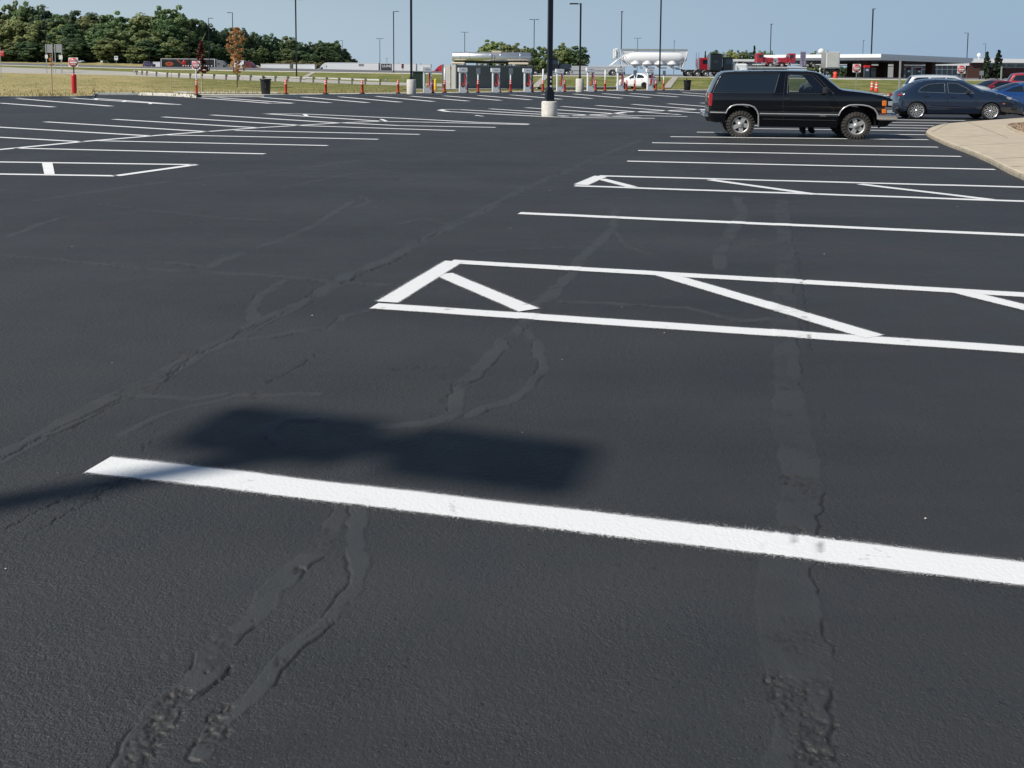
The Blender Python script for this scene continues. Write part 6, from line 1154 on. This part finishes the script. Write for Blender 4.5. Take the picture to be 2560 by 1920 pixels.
# ------------------------------------------------------------------ trees
def crown_mesh(name, rx, rz_, nclust, nleaf, size, seed, m, shape='round', zlow=.12):
    r = np.random.default_rng(seed); V = []; leaf = []
    cs = []
    while len(cs) < nclust:
        p = r.uniform(-1, 1, 3)
        if shape == 'round':
            q = np.linalg.norm(p)
            if q > 1 or q < .35: continue
            ang = math.atan2(p[1], p[0]); lob = 1 + .18 * math.sin(ang * 3 + seed) + .12 * math.sin(ang * 5 + p[2] * 4 + seed * 2)
            cs.append((p[0] * rx * lob, p[1] * rx * lob, rz_ * (1 + zlow * 1) + p[2] * rz_ * (1 + .15 * math.sin(ang * 2 + seed))))
        elif shape == 'cone':
            h = (p[2] + 1) / 2; rad = (1 - h) ** .8
            if math.hypot(p[0], p[1]) > 1: continue
            cs.append((p[0] * rx * rad, p[1] * rx * rad, .25 + h * 2 * rz_))
        else:   # vase: several upward sprays
            h = (p[2] + 1) / 2; rad = float(np.interp(h, [0, .1, .22, .36, .6, .82, 1], [.25, .85, .45, .5, .85, .7, .12]))
            if math.hypot(p[0], p[1]) > 1: continue
            cs.append((p[0] * rx * rad, p[1] * rx * rad, .2 + h * 2 * rz_))
    cs = np.array(cs); cr = r.uniform(.10, .22, nclust) * rx * (1.2 if shape == 'round' else .8)
    for c, rad in zip(cs, cr):
        tone = r.random() * .75
        d = r.normal(0, 1, (nleaf, 3)); d /= np.linalg.norm(d, axis=1)[:, None]; P = c + d * rad * r.uniform(.4, 1, (nleaf, 1)) ** .5 * [1, 1, .8]
        for i in range(nleaf):
            n_ = d[i] * .8 + (c - [0, 0, c[2] * .5]) / (np.linalg.norm(c) + .01) * .7 + r.normal(0, .42, 3) + [0, 0, .25]; n_ /= np.linalg.norm(n_); a = np.cross(n_, [.3, .2, 1]); a /= np.linalg.norm(a); b = np.cross(n_, a); s = size * r.uniform(.6, 1.4)
            o = P[i]; V += [o - a * s - b * s * .6, o + a * s * .8 - b * s, o + a * s + b * s * .7, o - a * s * .7 + b * s]; leaf.append(min(1, tone + r.random() * .25))
    V = np.array(V); Fc = np.arange(len(V)).reshape(-1, 4); o = npmesh(name, V, Fc, m, attrs={'leaf': ('FACE', np.array(leaf))}); me = o.data; bpy.data.objects.remove(o); return me
def trunk_mesh(h, r0, seed, lean=.0, limbs=6):
    rn = random.Random(seed); m = MB(); m.cyl((0, 0, -.3), (lean * .3, 0, h * .5), r0, r0 * .75, n=8); m.cyl((lean * .3, 0, h * .5), (lean, 0, h), r0 * .75, r0 * .3, n=8)
    for i in range(limbs): a = rn.uniform(0, 6.28); z = h * rn.uniform(.35, .8); L = h * rn.uniform(.25, .45); m.cyl((lean * z / h, 0, z), (math.cos(a) * L, math.sin(a) * L, z + L * .8), r0 * .35, r0 * .1, n=6)
    o = m.build('trunk', M['bark']); me = o.data; bpy.data.objects.remove(o); return me
PR = {}
def tree(name, label, loc, H_, Wd, kind, group=None, seed=0, rz=None):
    key = (kind, seed)
    if key not in PR:
        if kind in ('leaf_green', 'leaf_dark', 'leaf_pale', 'leaf_brush'): PR[key] = (crown_mesh('crown', 5, 7, 150, 62, .235, seed * 7 + hash_(kind), M[kind]), trunk_mesh(11, .35, seed), 14 * 1.12, 10)
        elif kind == 'leaf_spruce': PR[key] = (crown_mesh('crown', 1.25, 2.2, 130, 26, .11, seed, M[kind], 'cone'), trunk_mesh(4.2, .1, seed, limbs=0), 4.65, 2.5)
    cm, tm, h0, w0 = PR[key]; t = thing(name, label, 'tree', loc, rz if rz is not None else random.uniform(0, 6.28), group); t.scale = (Wd / w0, Wd / w0, H_ / h0)
    link(bpy.data.objects.new('crown', cm), t); link(bpy.data.objects.new('trunk', tm), t); return t
hash_ = lambda s: {'leaf_green': 1, 'leaf_dark': 2, 'leaf_pale': 3, 'leaf_brush': 4}[s]
SKY = [(-260,30),(-200,8),(-100,20),(-40,14),(0,17),(18,17),(36,1),(65,-2),(95,10),(103,16),(127,20),(155,27),(180,26),(208,27),(226,34),(250,30),(271,25),(290,28),(316,33),(336,43),(362,29),(395,16),(437,12),(458,18),(467,33),(480,50),(500,48),(531,62),(549,74),(567,72),(592,67),(618,72),(643,81),(666,80),(694,87),(721,83),(739,94),(749,93),(761,107),(772,110),(789,98),(801,99),(816,101),(839,97),(855,108),(863,127),(879,141),(892,154)]
sk = lambda x: float(np.interp(x, [a for a, _ in SKY], [b for _, b in SKY]))
ORD = ['first', 'second', 'third', 'fourth', 'fifth', 'sixth', 'seventh', 'eighth', 'ninth', 'tenth', 'eleventh', 'twelfth', 'thirteenth', 'fourteenth', 'fifteenth', 'sixteenth', 'seventeenth', 'eighteenth', 'nineteenth', 'twentieth', 'twenty-first', 'twenty-second', 'twenty-third', 'twenty-fourth', 'twenty-fifth', 'twenty-sixth', 'twenty-seventh', 'twenty-eighth', 'twenty-ninth', 'thirtieth']
rt_ = random.Random(5); KN = {'leaf_green': 'mid green', 'leaf_dark': 'dark green', 'leaf_pale': 'yellowish green'}
def row(x0, x1, step, Yf, frac, kinds, wpx, desc, grp, name='wood_tree'):
    x = x0; i = 0
    while x < x1:
        px = x + rt_.uniform(-.18, .18) * step; Y = Yf(px) + rt_.uniform(-3, 3); X = xat(px, Y); z = terrain(X, Y) - .3; fr = frac if isinstance(frac, float) else rt_.uniform(*frac)
        base = zat(px, 155, Y); top = zat(px, sk(px) + rt_.uniform(-1, 3), Y); Hh = (top - base) * fr + (base - z); k = rt_.choice(kinds)
        if Hh > 1.5: tree(name, f'{KN[k]} tree, {ORD[i]} from left in {desc}', (X, Y, z), Hh, wpx * rt_.uniform(.9, 1.25) * Y / F_, k, grp, rt_.randrange(3)); i += 1
        x += step
Yb = lambda px: float(np.interp(px, [-300, 400, 650, 900], [352, 356, 395, 450]))
row(-60, 470, 31, lambda p: Yb(p) + 9, 1.0, ['leaf_green', 'leaf_green', 'leaf_dark', 'leaf_pale'], 78, 'tallest back row of the wood', 'trees of the wood')
row(485, 892, 21, lambda p: Yb(p) + 7, 1.0, ['leaf_dark', 'leaf_dark', 'leaf_green'], 44, 'back row of the lower right wood', 'trees of the wood')
row(-45, 480, 38, lambda p: Yb(p) - 2, (.62, .82), ['leaf_green', 'leaf_dark', 'leaf_pale', 'leaf_green'], 84, 'middle row of the tall wood', 'trees of the wood')
row(-50, 480, 40, lambda p: Yb(p) - 9, (.30, .52), ['leaf_dark', 'leaf_green', 'leaf_dark', 'leaf_pale'], 80, 'front row below the tall wood', 'trees of the wood')
row(478, 880, 30, lambda p: Yb(p) - 4, (.40, .72), ['leaf_dark', 'leaf_dark', 'leaf_green'], 46, 'front row of the lower right wood', 'trees of the wood')
for px, top, w, k, lab in ((1232,93,84,'leaf_pale','yellowish round tree above the middle of the silver tank'),(1280,100,72,'leaf_pale','olive round tree above the right part of the silver tank'),(1320,110,50,'leaf_pale','pale tree just left of the twin lamp post by the tank'),(1348,109,56,'leaf_green','green tree between the twin lamp post and the nearest lamp post'),(1403,107,66,'leaf_green','bushy green tree just right of the nearest lamp post'),(1440,108,66,'leaf_green','bushy green tree behind the lamp post with one head'),
 (1785,124,36,'leaf_dark','dark tree behind the black sleeper cab'),(1826,118,42,'leaf_pale','pale rounded tree right of the chrome stack'),(1851,119,34,'leaf_pale','pale rounded tree left of the red trucks'),(1905,120,36,'leaf_pale','pale tree behind the left red truck'),(1925,125,26,'leaf_green','small green tree at the foot of the lamp post above the red trucks'),(2033,127,34,'leaf_green','low green tree left of the white sphere'),(2062,127,24,'leaf_green','low green tree right of the white sphere'),(1868,130,30,'leaf_dark','dark low tree left of the red trucks behind the small canopy'),(1198,125,16,'leaf_dark','tiny far tree left of the yellowish tree'),(1211,126,14,'leaf_dark','tiny far bush at the left foot of the yellowish tree')):
    Y = 385.; X = xat(px, Y); z = 1.2; tree('round_tree', lab, (X, Y, z), zat(px, top, Y) - z, w * Y / F_, k, 'trees beyond the truck stop', rt_.randrange(3))
for i, px in enumerate(range(2085, 2420, 17)): Y = 420.; X = xat(px, Y); tree('far_bush', f'dark bush, {ORD[i]} from the left in the far hedge under the canopy', (X, Y, 1.), zat(px, 166, Y) - 1., 24 * Y / F_, 'leaf_dark', 'far hedge beyond the canopy', rt_.randrange(3))
for i, px in enumerate((997, 1054, 1478, 1491)): Y = 560.; tree('far_bush', f'tiny dark bush, {ORD[i]} from the left on the bare horizon', (xat(px, Y), Y, 1.), zat(px, (157, 158.5, 164, 165)[i], Y) - 1., 10 * Y / F_, 'leaf_dark', 'bushes on the horizon', rt_.randrange(3))
for px, top, w, lab, Y in ((2465, 130, 33, 'left one of the two spruces in front of the brick store', 150), (2494, 126.5, 36, 'right one of the two spruces in front of the brick store', 150), (1884, 115, 20, 'slim dark spruce behind the left red truck', 380), (1762, 128, 13, 'narrow dark spruce left of the black sleeper cab', 380)): p = at(px, Y); tree('spruce', lab, p, zat(px, top, Y) - p[2], w * Y / F_, 'leaf_spruce', None, 1 if w < 35 else 2)
for i, px in enumerate((672, 692, 712, 733, 755, 776, 797)): Y = 325.; X = xat(px, Y); z = terrain(X, Y); tree('brush', f'low dry brush, {ORD[i]} from the left behind the low white trailers', (X, Y, z), zat(px, (157, 153, 151, 150.5, 151, 152.5, 155)[i], Y) - z, 34 * Y / F_, 'leaf_brush', 'dry brush behind the trailers', i % 2)
# young trees on the verge
def young(name, label, px, row, top, wpx, kind, crown_bottom, nc, shape, lead=None, ls=.06):
    Y = solveY(px, row); p = at(px, Y, row); t = thing(name, label, 'tree', p); h = zat(px, top, Y) - p[2]; cb = zat(px, crown_bottom, Y) - p[2]; rx = wpx / 2 * Y / F_
    me = crown_mesh('crown', rx, (h - cb) / 2, nc, 17, ls, 11, M[kind], shape); o = link(bpy.data.objects.new('crown', me), t); o.location = (0, 0, cb - .2)
    m = MB(); m.cyl((0, 0, -.1), (.02, 0, cb + (h - cb) * .5), .05, .03, n=8); rn = random.Random(3)
    m.cyl((.02, 0, cb + (h - cb) * .5), (.0, 0, h), .03, .01, n=6)
    if lead: m.cyl((0, 0, h * .95), (.1, 0, h * 1.03), .02, .015, n=5); m.cyl((.1, 0, h * 1.03), (.35, 0, h * 1.17), .015, .008, n=5)
    for i in range(14): a = rn.uniform(0, 6.28); z = cb + (h - cb) * rn.uniform(.05, .75); L = rx * rn.uniform(.5, .95); m.cyl((0, 0, z), (math.cos(a) * L, math.sin(a) * L, z + L * 1.1), .014, .006, n=5)
    m.build('trunk', M['bark'] if name == 'young_maple' else M['stake'], t); return t
young('young_maple', 'young tree with orange leaves standing before the guardrail', 593, 218.5, 68, 60, 'leaf_orange', 182, 150, 'vase', ls=.05)
young('young_red_tree', 'young maroon leaved tree with a bare curved leader beside the sign', 505, 231.0, 104, 34, 'leaf_maroon', 183, 110, 'cone', True, ls=.06)
t = young('bare_sapling', 'nearly bare staked sapling left of the red sleeved sign', 130, 230.3, 138, 12, 'leaf_orange', 166, 9, 'cone', ls=.045)
